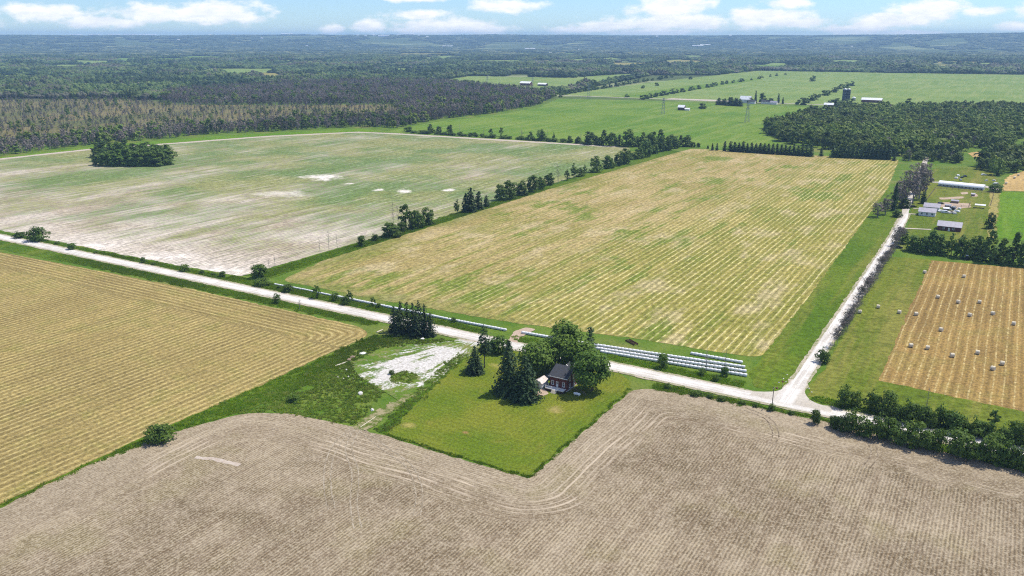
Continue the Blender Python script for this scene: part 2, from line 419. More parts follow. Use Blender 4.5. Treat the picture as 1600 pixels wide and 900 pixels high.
def g_sprout(n, p, x, y):
    # thin young crop in rows over pale soil, with bare chalky patches
    lane = n.noise(n.vec(n.mul(x, 0.12), n.mul(y, 0.0075)), 1.0, 5, 0.68)
    pat = n.noise(n.vec(n.mul(x, 0.015), n.mul(y, 0.0085)), 1.0, 4, 0.62)
    fine = n.noise(n.vec(x, n.mul(y, 0.45)), 0.42, 5, 0.82)
    rows = n.m('SINE', n.mul(n.add(x, n.mul(n.noise(p, 0.05, 2), 1.2)), TAU / 2.75))
    strk = n.noise(n.vec(n.mul(x, 0.55), n.mul(y, 0.02)), 1.0, 4, 0.75)
    soil = n.mix(n.step(n.noise(p, 0.018, 3, 0.6), 0.38, 0.62), (0.345, 0.275, 0.205), (0.500, 0.430, 0.365))
    green = n.mix(n.step(n.noise(p, 0.012, 3, 0.6), 0.4, 0.6), (0.205, 0.215, 0.070), (0.098, 0.165, 0.036))
    g = n.add(n.add(n.mul(lane, 0.55), n.mul(pat, 0.75)), n.mul(n.sub(fine, 0.5), 0.85))
    # poorer stand towards the road, fuller far away
    g = n.add(g, n.step(y, 300, 560, -0.05, 0.11))
    nr = n.step(n.add(n.sub(y, n.mul(n.add(x, 560.0), 0.10)), n.mul(n.sub(pat, 0.5), 60.0)), 255, 330, 1.0, 0.0)
    g = n.sub(g, n.mul(nr, 0.20))
    soil = n.mix(n.mul(nr, 0.7), soil, (0.60, 0.535, 0.475))
    col = n.mix(n.step(g, 0.50, 0.78, 0.05, 0.95), soil, green)
    col = n.scale(col, n.add(1.0, n.mul(rows, 0.16)))
    col = n.mix(n.step(strk, 0.52, 0.36, 0, 0.6), col, (0.125, 0.138, 0.050))
    col = n.mix(n.step(strk, 0.52, 0.66, 0, 0.45), col, (0.52, 0.46, 0.39))
    wob = n.mul(n.sub(n.noise(p, 0.06, 5, 0.7), 0.5), 2.6)
    for (px, py, hw, hh) in ((503, 277, 44, 6.0), (592, 297, 14, 2.5), (632, 299, 16, 4.0), (547, 287, 12, 2), (702, 297, 14, 2.5), (440, 303, 60, 6), (250, 400, 90, 9), (345, 425, 55, 9), (150, 385, 60, 8), (330, 215, 90, 4)):
        c = PX(px, py); e = PX(px + hw, py); q = PX(px, py + hh)
        rx = math.hypot(e[0] - c[0], e[1] - c[1]) * 0.9; ry = math.hypot(q[0] - c[0], q[1] - c[1]) * 1.1
        xx = n.add(n.mul(n.sub(x, c[0]), cA), n.mul(n.sub(y, c[1]), sA)); yy = n.sub(n.mul(n.sub(y, c[1]), cA), n.mul(n.sub(x, c[0]), sA))
        k = 0.9 if hw < 47 else 0.5
        col = n.mix(n.step(n.add(n.blob(xx, yy, 0, 0, rx, ry), wob), 0.05, 0.85, 0, k), col, (0.66, 0.60, 0.54))
    return n.scale(col, n.step(fine, 0.38, 0.62, 0.66, 1.32)), (fine, 0.6, 0.3)
ground_mat('young_crop', g_sprout)
def g_headland(n, p, x, y):
    f = n.noise(p, 0.5, 4, 0.7)
    return n.mix(n.step(f, 0.3, 0.7), (0.36, 0.295, 0.235), (0.47, 0.41, 0.35))
ground_mat('bare_headland', g_headland)

def g_crop(a, b, c, rowp=0.0, ang=0.0):
    def fn(n, p, x, y):
        r = n.add(n.mul(x, math.cos(ang)), n.mul(y, math.sin(ang)))
        q = n.sub(n.mul(y, math.cos(ang)), n.mul(x, math.sin(ang)))
        lane = n.noise(n.vec(n.mul(r, 0.07), n.mul(q, 0.0045)), 1.0, 5, 0.68)
        pat = n.noise(p, 0.009, 5, 0.65); fine = n.noise(p, 0.40, 6, 0.85); med = n.noise(p, 0.09, 4, 0.65)
        col = n.mix(n.step(pat, 0.40, 0.60), a, b)
        col = n.mix(n.step(lane, 0.47, 0.64, 0, 0.7), col, c)
        col = n.mix(n.step(med, 0.52, 0.68, 0, 0.5), col, tuple(v * 0.62 for v in a))
        return n.scale(col, n.step(fine, 0.38, 0.62, 0.68, 1.30)), (fine, 0.6, 0.4)
    return fn
ground_mat('green_crop', g_crop((0.088, 0.168, 0.014), (0.130, 0.200, 0.024), (0.180, 0.228, 0.048)))
ground_mat('pale_crop', g_crop((0.135, 0.205, 0.045), (0.175, 0.235, 0.058), (0.225, 0.262, 0.086)))
ground_mat('bright_crop', g_crop((0.085, 0.175, 0.006), (0.110, 0.195, 0.010), (0.130, 0.205, 0.020)))
ground_mat('verge_grass', g_crop((0.050, 0.102, 0.004), (0.075, 0.128, 0.007), (0.112, 0.145, 0.014)))
ground_mat('strip_grass', g_crop((0.066, 0.122, 0.006), (0.100, 0.145, 0.011), (0.155, 0.162, 0.026)))
ground_mat('pasture', g_crop((0.088, 0.128, 0.010), (0.128, 0.152, 0.017), (0.195, 0.178, 0.040)))
ground_mat('dry_grass', g_crop((0.22, 0.20, 0.055), (0.28, 0.235, 0.075), (0.17, 0.19, 0.04)))
ground_mat('marsh', g_crop((0.115, 0.112, 0.042), (0.185, 0.150, 0.066), (0.078, 0.108, 0.034)))
ground_mat('ochre_field', g_crop((0.35, 0.24, 0.09), (0.42, 0.29, 0.115), (0.50, 0.37, 0.16)))
ground_mat('woodland_floor', g_crop((0.035, 0.052, 0.018), (0.045, 0.062, 0.022), (0.06, 0.07, 0.03)))
def g_gravel(side):
    def fn(n, p, x, y):
        f = n.noise(p, 2.0, 5, 0.78); b = n.noise(p, 0.12, 4, 0.65)
        u, v = (y, x) if side else (x, y)
        s = n.noise(n.vec(n.mul(u, 0.03), n.mul(v, 0.95)), 1.0, 4, 0.65)
        c = n.m('ABSOLUTE', n.sub(v, RS - 0.6 if side else RT))
        tr = n.m('ABSOLUTE', n.sub(n.m('ABSOLUTE', n.sub(c, 0.0)), 1.05))
        col = n.mix(n.step(b, 0.38, 0.62), (0.47, 0.435, 0.385), (0.60, 0.57, 0.525))
        col = n.mix(n.step(tr, 0.25, 0.6, 0.55, 0.0), col, (0.68, 0.655, 0.615))
        col = n.mix(n.step(s, 0.48, 0.64, 0, 0.5), col, (0.40, 0.36, 0.305))
        col = n.mix(n.step(n.add(c, n.mul(n.sub(b, 0.5), 3.0)), 2.6, 3.8, 0, 0.6), col, (0.37, 0.325, 0.255))
        return n.scale(col, n.step(f, 0.32, 0.68, 0.82, 1.16)), (f, 0.4, 0.08)
    return fn
RT = 271.8; RS = -53.4
ground_mat('road_gravel', g_gravel(False)); ground_mat('side_gravel', g_gravel(True))
def g_shoulder(n, p, x, y):
    f = n.noise(p, 0.8, 5, 0.75); b = n.noise(p, 0.1, 3, 0.6)
    col = n.mix(n.step(b, 0.4, 0.6), (0.40, 0.345, 0.27), (0.29, 0.27, 0.17))
    col = n.mix(n.step(f, 0.50, 0.62), col, (0.125, 0.160, 0.045))
    return col, (f, 0.5, 0.1)
ground_mat('road_shoulder', g_shoulder)
ground_mat('track_grass', lambda n, p, x, y: n.mix(n.step(n.noise(p, 0.35, 5, 0.75), 0.42, 0.58), (0.075, 0.110, 0.012), (0.27, 0.235, 0.13)))
ground_mat('track_pale', lambda n, p, x, y: n.mix(n.step(n.noise(p, 0.7, 4, 0.75), 0.42, 0.58), (0.21, 0.17, 0.115), (0.34, 0.29, 0.215)))
ground_mat('track_dark', lambda n, p, x, y: n.mix(n.step(n.noise(p, 0.7, 4, 0.75), 0.42, 0.58), (0.12, 0.092, 0.06), (0.30, 0.245, 0.175)))
def g_yard(n, p, x, y):
    # crushed stone yard, scuffed by wheels, weeds coming through
    q = PX(748, 530)
    ang = n.m('ARCTAN2', n.sub(y, q[1]), n.sub(x, q[0])); rad = n.m('SQRT', n.add(n.mul(n.sub(x, q[0]), n.sub(x, q[0])), n.mul(n.sub(y, q[1]), n.sub(y, q[1]))))
    tr = n.noise(n.vec(n.mul(ang, 13.0), n.mul(rad, 0.06)), 1.0, 4, 0.65, 0.4)
    f = n.noise(p, 0.9, 5, 0.75); b = n.noise(p, 0.16, 4, 0.65)
    stone = n.mix(n.step(f, 0.3, 0.7), (0.34, 0.315, 0.28), (0.62, 0.60, 0.565))
    weed = n.mix(n.step(n.noise(p, 0.3, 4, 0.7), 0.50, 0.62, 0, 0.6), g_grass(n, p, x, y)[0], (0.215, 0.185, 0.095))
    c = PX(634, 577)
    core = n.m('MAXIMUM', n.blob(x, y, c[0], c[1], 15.0, 17.0), n.blob(x, y, (c[0] + q[0]) / 2, (c[1] + q[1]) / 2 - 1, 12.0, 10.0))
    core = n.m('MAXIMUM', core, n.blob(x, y, q[0] - 1.5, q[1], 8, 8))
    isl = PX(632, 590)
    core = n.sub(core, n.mul(n.step(n.blob(x, y, isl[0], isl[1], 6.5, 4.6), -0.1, 0.4), 1.6))
    v = n.add(n.add(n.mul(n.sub(tr, 0.5), 1.5), n.mul(n.sub(b, 0.5), 1.3)), n.add(core, n.mul(n.sub(f, 0.5), 0.9)))
    k = n.step(n.sub(n.add(v, n.mul(n.sub(tr, 0.5), 1.8)), n.mul(n.sub(f, 0.5), -0.8)), -0.10, 0.45)
    col = n.mix(k, weed, stone)
    return col, (f, 0.6, 0.15)
ground_mat('yard_stone', g_yard)
def g_dirt(n, p, x, y):
    f = n.noise(p, 1.2, 4, 0.7)
    return n.mix(n.step(f, 0.3, 0.7), (0.33, 0.245, 0.175), (0.44, 0.345, 0.265))
ground_mat('bare_dirt', g_dirt)

# ------------------------------------------------------------------ terrain, roads, fields
def build_ground():
    R = [0, 60, 140, 260, 420, 650, 1000, 1500, 2200, 3200, 4600, 6500, 8000, 9000, 10000, 11000, 12000, 13000, 14000, 15000]
    NA = 144
    V = [(0, 0, 0)]; F = []
    for r in R[1:]:
        for i in range(NA):
            a = TAU * i / NA
            k = min(1, max(0, (r - 7500) / 4500)); k = k * k * (3 - 2 * k)
            rel = math.degrees((a - math.pi / 2 - YAW + math.pi) % TAU - math.pi)   # + is left of the heading
            hh = 128 + 5 * math.sin(rel * 0.13 + 0.6) + 3 * math.sin(rel * 0.41 + 2) + 2 * math.sin(rel * 1.1)
            hh += 26 * max(0, min(1, (-rel - 19) / 12))
            if r > 12100: hh *= max(0, 1 - (r - 12000) / 3000)
            V.append((r * math.cos(a), r * math.sin(a), k * hh))
    for i in range(NA): F.append((0, 1 + i, 1 + (i + 1) % NA))
    for j in range(len(R) - 2):
        for i in range(NA):
            a, b = 1 + j * NA + i, 1 + j * NA + (i + 1) % NA
            F.append((a, a + NA, b + NA, b))
    me = bpy.data.meshes.new('ground'); me.from_pydata(V, [], F); me.materials.append(MATS['ground_grass'])
    me.polygons.foreach_set('use_smooth', [True] * len(F)); me.update()
    o = bpy.data.objects.new('ground', me); COL.objects.link(o); o['kind'] = 'structure'
build_ground()
def hill(s, t):
    r = np.hypot(s, t); k = np.clip((r - 7500) / 4500, 0, 1); k = k * k * (3 - 2 * k)
    rel = np.degrees((np.arctan2(t, s) - math.pi / 2 - YAW + math.pi) % TAU - math.pi)
    hh = 128 + 5 * np.sin(rel * 0.13 + 0.6) + 3 * np.sin(rel * 0.41 + 2) + 2 * np.sin(rel * 1.1) + 26 * np.clip((-rel - 19) / 12, 0, 1)
    return k * hh

RT = 271.8     # centre line of the road runs along Y = RT
RS = -53.4     # centre line of the side road runs along X = RS
def ribbon(name, pts, half, z, mat, crown=0.0, jit=0.0, step=4.0):
    P = densify(pts, step, 0, RNG, False) + [tuple(pts[-1])]
    V = []; F = []; offs = (-1, -0.55, 0, 0.55, 1)
    for i, q in enumerate(P):
        a = Vector(P[max(0, i - 1)]); b = Vector(P[min(len(P) - 1, i + 1)]); d = (b - a).normalized(); nn = Vector((-d.y, d.x))
        hw = half(i / (len(P) - 1)) if callable(half) else half
        for o in offs:
            w = hw * o + (RNG.gauss(0, jit) if abs(o) == 1 else 0)
            V.append((q[0] + nn.x * w, q[1] + nn.y * w, z + crown * (1 - o * o)))
    m = len(offs)
    for i in range(len(P) - 1):
        for j in range(m - 1):
            F.append((i * m + j, (i + 1) * m + j, (i + 1) * m + j + 1, i * m + j + 1))
    me = bpy.data.meshes.new(name); me.from_pydata(V, [], F); me.materials.append(MATS[mat]); me.update()
    if me.polygons[0].normal.z < 0: me.flip_normals()
    o = bpy.data.objects.new(name, me); COL.objects.link(o); o['kind'] = 'structure'
    return o

def build_land():
    Z = [0.0]
    def z(): Z[0] += 0.003; return Z[0]
    # far to near
    sheet('marsh', [(-90, 238), (180, 213), (360, 200), (480, 190), (620, 182), (620, 163), (480, 164), (300, 164), (200, 154), (-90, 156)], z(), 'marsh', 3, 25, True)
    sheet('crop_field', [(600, 206), (690, 189), (760, 182), (842, 168), (872, 154), (1000, 157), (1240, 165.5), (1310, 169), (1262, 182), (1188, 203), (1222, 225), (1120, 234), (1082, 229), (960, 227), (780, 218)], z(), 'green_crop', 1.0, 12, True)
    sheet('crop_field', [(866, 149), (1000, 131), (1100, 119.5), (1185, 110.5), (1400, 114), (1660, 118), (1660, 165), (1430, 168), (1330, 168), (1240, 163), (1000, 153.5)], z(), 'pale_crop', 1.5, 20, True)
    sheet('crop_field', [(950, 152), (1030, 140), (1180, 122), (1192, 124), (1042, 148), (1000, 153.2)], z(), 'green_crop', 1.5, 20, True)
    sheet('bare_patch', [(1035, 155.3), (1120, 158.4), (1190, 160.5), (1120, 156.0), (1050, 153.5)], z(), 'bare_headland', 1.5, 15, True)
    sheet('crop_field', [(672, 128.5), (735, 119), (880, 121.5), (985, 122), (885, 139), (815, 143), (760, 138)], z(), 'pale_crop', 1.5, 20, True)
    sheet('crop_field', [(898, 120.5), (985, 115.5), (1000, 120), (930, 124)], z(), 'pale_crop', 1.5, 20, True)
    sheet('crop_field', [(818, 98.5), (850, 94.5), (958, 90), (970, 92.5), (885, 97.5)], z(), 'pale_crop', 2, 30, True)
    for q in ([(1488, 84.2), (1512, 82.2), (1519, 83.0), (1496, 85)], [(1522, 84), (1540, 82.4), (1546, 83.2), (1530, 84.8)], [(190, 104.5), (240, 102), (250, 104), (200, 106.5)], [(395, 82.5), (460, 80), (466, 81), (404, 83.6)], [(480, 86), (520, 84), (525, 85), (486, 87)],
              [(185, 122), (250, 118.5), (262, 121), (190, 124)], [(1030, 95), (1062, 93), (1070, 94.3), (1040, 96)], [(700, 82), (735, 80), (742, 81), (708, 83)], [(120, 72.4), (240, 71.0), (246, 71.8), (130, 73.2)], [(555, 74.2), (640, 73), (646, 73.9), (560, 75.2)]):
        sheet('far_meadow', q, z(), 'pale_crop', 2, 40, True)
    sheet('green_crop_strip', [(-120, 262), (0, 246), (140, 230), (330, 213), (560, 201), (612, 206), (560, 206), (280, 224), (140, 234), (0, 250), (-120, 268)], z(), 'bright_crop', 1.0, 10, True)
    # pale young crop upper left
    P8 = [(-120, 265), (0, 247.5), (140, 232.5), (270, 223), (420, 212), (560, 205.5), (620, 208), (780, 217.5), (960, 228), (992, 232)]
    W8 = [PX(*q) for q in P8] + [(-322, 860), (-330, 600), (-328, 420), (-333, 300), (-335, 286), (-380, 283.0), (-560, 281), (-760, 279)]
    W8 = [PX(*q) for q in P8[:9]] + [PX(985, 231.5), (-331, 760), (-330, 600), (-330, 420), (-333, 300), (-336, 287), (-380, 284), (-560, 282), (-800, 279)]
    sheet('young_crop_field', W8, z(), 'young_crop', 0.4, 4)
    hl = [PX(*q) for q in P8[:9]]
    ribbon('field_headland', [(a + 5, b - 7) for (a, b) in hl], 5.0, z(), 'bare_headland', 0, 0.6, 6)
    # mown hay in the middle
    sheet('hay_field', roundc([(-312, 291), (-321, 330), (-320, 600), (-309, 870), (-306, 906), (-96, 928), (-82, 740), (-72.5, 400), (-71.0, 309), (-120, 305), (-176, 296), (-245, 292)], [8, 0, 0, 0, 8, 4, 0, 0, 8, 0, 0, 0]), z(), 'mown_hay', 0.45, 3)
    sheet('grass_strip', [(-71.5, 312), (-73, 400), (-82, 735), (-62.5, 735), (-57.6, 620), (-56.2, 400), (-56.2, 292), (-59, 279.5), (-66, 280.5), (-71.5, 292)], z(), 'strip_grass', 0.35, 3)
    # right-hand side of the side road
    sheet('pasture', [(-48.5, 282), (-50.0, 400), (-51.5, 505), (130, 530), (130, 282), (-10, 280.5)], z(), 'pasture', 0.5, 4)
    sheet('bale_field', [(-28.8, 309), (-29.2, 400), (-28.6, 507), (20, 515), (130, 520), (130, 305), (30, 305)], z(), 'mown_straw_bales', 0.35, 3)
    sheet('farmyard_grass', [PX(*q) for q in [(1418, 352), (1425, 318), (1462, 262), (1545, 262), (1570, 300), (1556, 385), (1410, 392)]], z(), 'pasture', 0.6, 6)
    sheet('bright_crop_field', [(1563, 300), (1640, 302), (1640, 380), (1556, 372)], z(), 'bright_crop', 0.5, 6, True)
    sheet('dry_strip', [(1548, 300), (1562, 300), (1555, 372), (1542, 372)], z(), 'dry_grass', 0.6, 5, True)
    sheet('ochre_field', [(1572, 277), (1640, 252), (1640, 300), (1566, 298)], z(), 'ochre_field', 0.6, 6, True)
    sheet('ochre_field', [(1512, 240), (1535, 235), (1560, 236), (1548, 243), (1522, 246)], z(), 'ochre_field', 0.6, 6, True)
    for q in ([(1445, 320), (1478, 316), (1515, 318), (1518, 324), (1490, 327)], [(1466, 309), (1505, 307), (1506, 310), (1470, 312)], [(1500, 301), (1512, 300), (1513, 303), (1503, 304)], [(1516, 305), (1526, 303), (1528, 307), (1519, 308)]):
        sheet('bare_patch', q, z(), 'bare_dirt', 0.5, 3, True, 2)
    # left of the road
    sheet('straw_field', roundc([(-700, 243), (-520, 249), (-400, 255.5), (-330, 257.5), (-230, 257.5), (-219.5, 252), (-219, 200), (-216.5, 150), (-218, 90), (-216, -40), (-700, -40)], [0, 0, 0, 0, 14, 8, 0, 0, 0, 0, 0]), z(), 'mown_straw_left', 0.3, 3)
    sheet('verge', [(-700, 246), (-400, 258.5), (-228, 260.5), (-226, 266.8), (-700, 266.8)], z(), 'verge_grass', 0.5, 3)
    sheet('verge', [(-900, 275.5), (-340, 276.5), (-344, 283), (-420, 282.3), (-560, 280.5), (-900, 278)], z(), 'verge_grass', 0.4, 3)
    sheet('verge', [(-340, 276.6), (-180, 276.6), (-180, 282.6), (-340, 285)], z(), 'verge_grass', 0.4, 3)
    sheet('hedgerow_grass', [(-336, 288), (-319, 292), (-321, 330), (-321, 610), (-309, 880), (-331, 880), (-331, 420)], z(), 'verge_grass', 0.4, 3)
    sheet('tilled_field', roundc([(-214, -40), (-215, 60), (-218, 124), (-214, 152), (-206, 172), (-192, 179.5), (-176, 181.5), (-157, 182.6), (-131, 182.2), (-103.2, 182.8), (-102.6, 255), (-98, 259.4), (-80, 262.8), (-37, 264.0), (-8, 261), (17, 259), (140, 255), (140, -40)], [0, 0, 0, 4, 6, 4, 3, 0, 0, 1, 5, 3, 3, 3, 0, 0, 0, 0]), z(), 'tilled_soil', 0.28, 2.0)
    sheet('lawn', roundc([(-156.5, 183.6), (-131, 183.2), (-104.2, 183.8), (-103.6, 256), (-106, 262), (-113, 267), (-172, 267), (-172.5, 254), (-166, 225)], [1, 0, 2, 3, 1, 0, 0, 0, 0]), z(), 'lawn_grass', 0.22, 1.5)
    sheet('grass_strip', [(-216.5, -40), (-218.5, 90), (-219.5, 150), (-218, 200), (-218, 252), (-205, 262), (-205, 240), (-205, 186), (-208, 172), (-214.5, 150), (-218, 124), (-215, 60), (-214, -40)], z(), 'verge_grass', 0.3, 2.5)
    sheet('weedy_bank', [(-176, 254), (-170, 225), (-160, 184), (-156, 184), (-165.5, 225), (-171, 254)], z(), 'verge_grass', 0.35, 1.5)
    sheet('gravel_yard', [(540, 552), (585, 541), (640, 540), (700, 534), (736, 526), (752, 531), (748, 545), (722, 562), (690, 590), (655, 618), (628, 630), (600, 612), (565, 592), (550, 575)], z(), 'yard_stone', 0.3, 1.5, True, 3)
    sheet('dirt_track', [(582, 668), (566, 673), (550, 668), (590, 640), (640, 618), (652, 612)], z(), 'track_grass', 0.5, 1.0, True)
    for (a, b) in (((305, 715), (375, 727)), ):
        ribbon('bare_track', [PX(*a), PX(335, 718), PX(*b)], 0.8, z(), 'bare_headland', 0, 0.15, 1)
    for pts in ([(556, 668), (530, 690), (514, 722), (512, 765), (520, 800)], [(560, 670), (545, 700), (555, 740), (553, 790), (560, 830)], [(565, 672), (600, 700), (640, 730), (655, 770), (650, 810)], [(1330, 668), (1358, 690), (1366, 712), (1350, 735)], [(1165, 640), (1200, 655), (1212, 680), (1200, 700)]):
        W = [Vector(PX(*q)) for q in pts]; C = []
        for i in range(len(W) - 1):
            p0, p1, p2, p3 = W[max(0, i - 1)], W[i], W[i + 1], W[min(len(W) - 1, i + 2)]
            for j in range(6):
                q = j / 6; C.append(0.5 * ((2 * p1) + (p2 - p0) * q + (2 * p0 - 5 * p1 + 4 * p2 - p3) * q * q + (3 * p1 - p0 - 3 * p2 + p3) * q ** 3))
        for off in (-0.95, 0.95):
            L = []
            for i, c in enumerate(C):
                d = (C[min(i + 1, len(C) - 1)] - C[max(0, i - 1)]).normalized(); L.append((c.x - d.y * off, c.y + d.x * off))
            ribbon('wheel_track', L, 0.20, z(), 'track_pale' if pts[0][0] < 1000 else 'track_dark', 0, 0.08, 0.8)
    # approach from the road into the hay field, with its culvert shoulders
    sheet('field_entrance', [(792, 536), (806, 541), (812, 528), (826, 521), (838, 515), (822, 512), (803, 518)], 0.215, 'bare_dirt', 0.2, 1, True, 1.5)
    # roads: dirt shoulders, then the crowned gravel
    ribbon('road_shoulder', [(-900, RT), (420, RT)], 4.9, 0.165, 'road_shoulder', 0.0, 0.25, 3)
    ribbon('gravel_road', [(-900, RT), (420, RT)], 3.55, 0.20, 'road_gravel', 0.10, 0.12, 3)
    ribbon('road_shoulder', [(RS, RT + 3), (RS - 0.5, 420), (RS - 1.2, 560), (RS - 3.8, 640)], 3.5, 0.160, 'road_shoulder', 0, 0.25, 3)
    ribbon('gravel_side_road', [(RS, RT + 2), (RS, 300), (RS - 0.4, 420), (RS - 1.2, 560), (RS - 3.0, 625), (RS - 5, 650), (RS - 16, 880), (RS - 20, 960)], lambda q: 2.3, 0.19, 'side_gravel', 0.10, 0.10, 3)
    sheet('road_junction', roundc([(RS - 12, RT + 3.6), (RS - 4.0, RT + 8), (RS - 2.4, RT + 22), (RS + 2.4, RT + 24), (RS + 3.6, RT + 12), (RS + 7.5, RT + 5.2), (RS + 15, RT + 3.6), (RS + 15, RT), (RS - 12, RT)], [2, 4, 0, 0, 4, 4, 2, 0, 0]), 0.306, 'side_gravel', 0.12, 1.5)
    ribbon('far_road', [(-1080, 1598), (-340, 1628), (-150, 1640)], 4.0, 0.28, 'road_gravel', 0, 0.2, 20)
    for pts, w in (([PX(1413, 357), PX(1455, 359)], 1.3), ([PX(1414, 334), PX(1432, 335)], 1.3), ([PX(1427, 326), PX(1443, 327)], 1.0), ([PX(1456, 285), PX(1470, 285)], 2.5), ([PX(1537, 291), PX(1560, 297)], 3.0)):
        ribbon('farm_drive', pts, w, 0.23, 'road_gravel', 0, 0.12, 2)
    return Z[0]
build_land()

# ------------------------------------------------------------------ foliage materials
def leaf_mat(name, c0, c1, c2, trans=0.22, rough=0.6, drift=None):
    m, n, b = newmat(name)
    rnd = n.n.new('ShaderNodeObjectInfo').outputs['Random']
    f = n.noise(n.pos(), 0.45, 3, 0.6)
    col = n.mix(n.step(rnd, 0.0, 1.0, 0, 1, False), c0, c1)
    col = n.mix(n.step(f, 0.42, 0.72, 0, 0.7), col, c2)
    col = n.scale(col, n.step(n.noise(n.pos(), 0.009, 3, 0.6), 0.38, 0.62, 0.72, 1.30))
    if drift:
        x, y, z = n.sep(n.pos())
        q = n.vec(n.mul(n.add(n.mul(x, cA), n.mul(y, sA)), 0.5), n.sub(n.mul(y, cA), n.mul(x, sA)))
        col = n.mix(n.step(n.noise(q, 0.0032, 4, 0.65), 0.46, 0.62, 0, 0.85), col, drift[0])
        col = n.mix(n.step(n.noise(n.vec(x, y, 55.0), 0.0045, 4, 0.65), 0.50, 0.64, 0, 0.85), col, drift[1])
    n.put(b.inputs['Base Color'], col); b.inputs['Roughness'].default_value = rough
    b.inputs['Specular IOR Level'].default_value = 0.12
    tr = n.n.new('ShaderNodeBsdfTranslucent'); n.put(tr.inputs[0], n.scale(col, 1.4))
    mx = n.n.new('ShaderNodeMixShader'); mx.inputs[0].default_value = trans
    n.l.new(b.outputs[0], mx.inputs[1]); n.l.new(tr.outputs[0], mx.inputs[2])
    n.l.new(mx.outputs[0], n.n['Material Output'].inputs[0])
leaf_mat('leaf_broad', (0.062, 0.118, 0.014), (0.095, 0.150, 0.020), (0.130, 0.190, 0.036))
leaf_mat('leaf_hedge', (0.050, 0.100, 0.012), (0.084, 0.138, 0.020), (0.112, 0.170, 0.032))
leaf_mat('leaf_spruce', (0.024, 0.048, 0.016), (0.036, 0.064, 0.020), (0.052, 0.084, 0.028), 0.1)
leaf_mat('leaf_cedar', (0.026, 0.056, 0.014), (0.040, 0.074, 0.018), (0.058, 0.094, 0.024), 0.1)
leaf_mat('leaf_wood', (0.062, 0.118, 0.012), (0.130, 0.172, 0.026), (0.165, 0.215, 0.044))
leaf_mat('leaf_plain_dark', (0.020, 0.042, 0.012), (0.030, 0.056, 0.016), (0.038, 0.064, 0.020), 0.05)
leaf_mat('leaf_plain_mid', (0.052, 0.092, 0.020), (0.074, 0.114, 0.027), (0.088, 0.126, 0.034), 0.05)
leaf_mat('leaf_plain_pale', (0.085, 0.122, 0.030), (0.115, 0.150, 0.042), (0.130, 0.165, 0.052), 0.05)
leaf_mat('leaf_plain_grey', (0.085, 0.088, 0.052), (0.115, 0.110, 0.074), (0.100, 0.104, 0.062), 0.05)
leaf_mat('leaf_far', (0.056, 0.086, 0.026), (0.072, 0.098, 0.032), (0.080, 0.108, 0.038), drift=((0.028, 0.052, 0.018), (0.230, 0.245, 0.110)))
leaf_mat('leaf_grey', (0.125, 0.104, 0.092), (0.205, 0.172, 0.158), (0.100, 0.106, 0.062), 0.1)
leaf_mat('leaf_dying', (0.120, 0.102, 0.092), (0.190, 0.160, 0.140), (0.100, 0.112, 0.060), 0.1)
leaf_mat('leaf_grass', (0.110, 0.220, 0.010), (0.175, 0.265, 0.018), (0.240, 0.280, 0.045), 0.35)
leaf_mat('leaf_weed', (0.130, 0.220, 0.020), (0.230, 0.300, 0.040), (0.330, 0.340, 0.090), 0.45)
plain('bark', (0.115, 0.090, 0.068), 0.9, 0, 0.25, 3)
plain('dead_wood', (0.235, 0.215, 0.195), 0.9, 0, 0.25, 3)

# ------------------------------------------------------------------ tree shapes
def quadmesh(name, C, Nn, size, rng, mat, aspect=1.0, up=0.0):
    C = np.asarray(C, float); Nn = np.asarray(Nn, float)
    k = len(C)
    Nn = Nn / np.maximum(np.linalg.norm(Nn, axis=1, keepdims=True), 1e-6)
    ref = rng.normal(size=(k, 3))
    if up: ref = ref * (1 - up) + np.array([0, 0, 1.0]) * up
    T = np.cross(ref, Nn); T /= np.maximum(np.linalg.norm(T, axis=1, keepdims=True), 1e-6)
    B = np.cross(Nn, T)
    s = np.asarray(size, float).reshape(-1, 1) * 0.5
    V = np.empty((k, 4, 3))
    for j, (a, b) in enumerate(((-1, -.35), (.25, -1), (1, .35), (-.25, 1))):
        V[:, j] = C + T * s * a * (0.75 + 0.5 * rng.random((k, 1))) + B * s * aspect * b * (0.75 + 0.5 * rng.random((k, 1)))
    me = bpy.data.meshes.new(name)
    me.vertices.add(4 * k); me.vertices.foreach_set('co', V.reshape(-1))
    me.loops.add(4 * k); me.loops.foreach_set('vertex_index', np.arange(4 * k, dtype=np.int32))
    me.polygons.add(k); me.polygons.foreach_set('loop_start', np.arange(0, 4 * k, 4, dtype=np.int32))
    me.materials.append(MATS[mat]); me.update(calc_edges=True)
    return me
def sph(rng, n):
    v = rng.normal(size=(n, 3)); return v / np.linalg.norm(v, axis=1, keepdims=True)
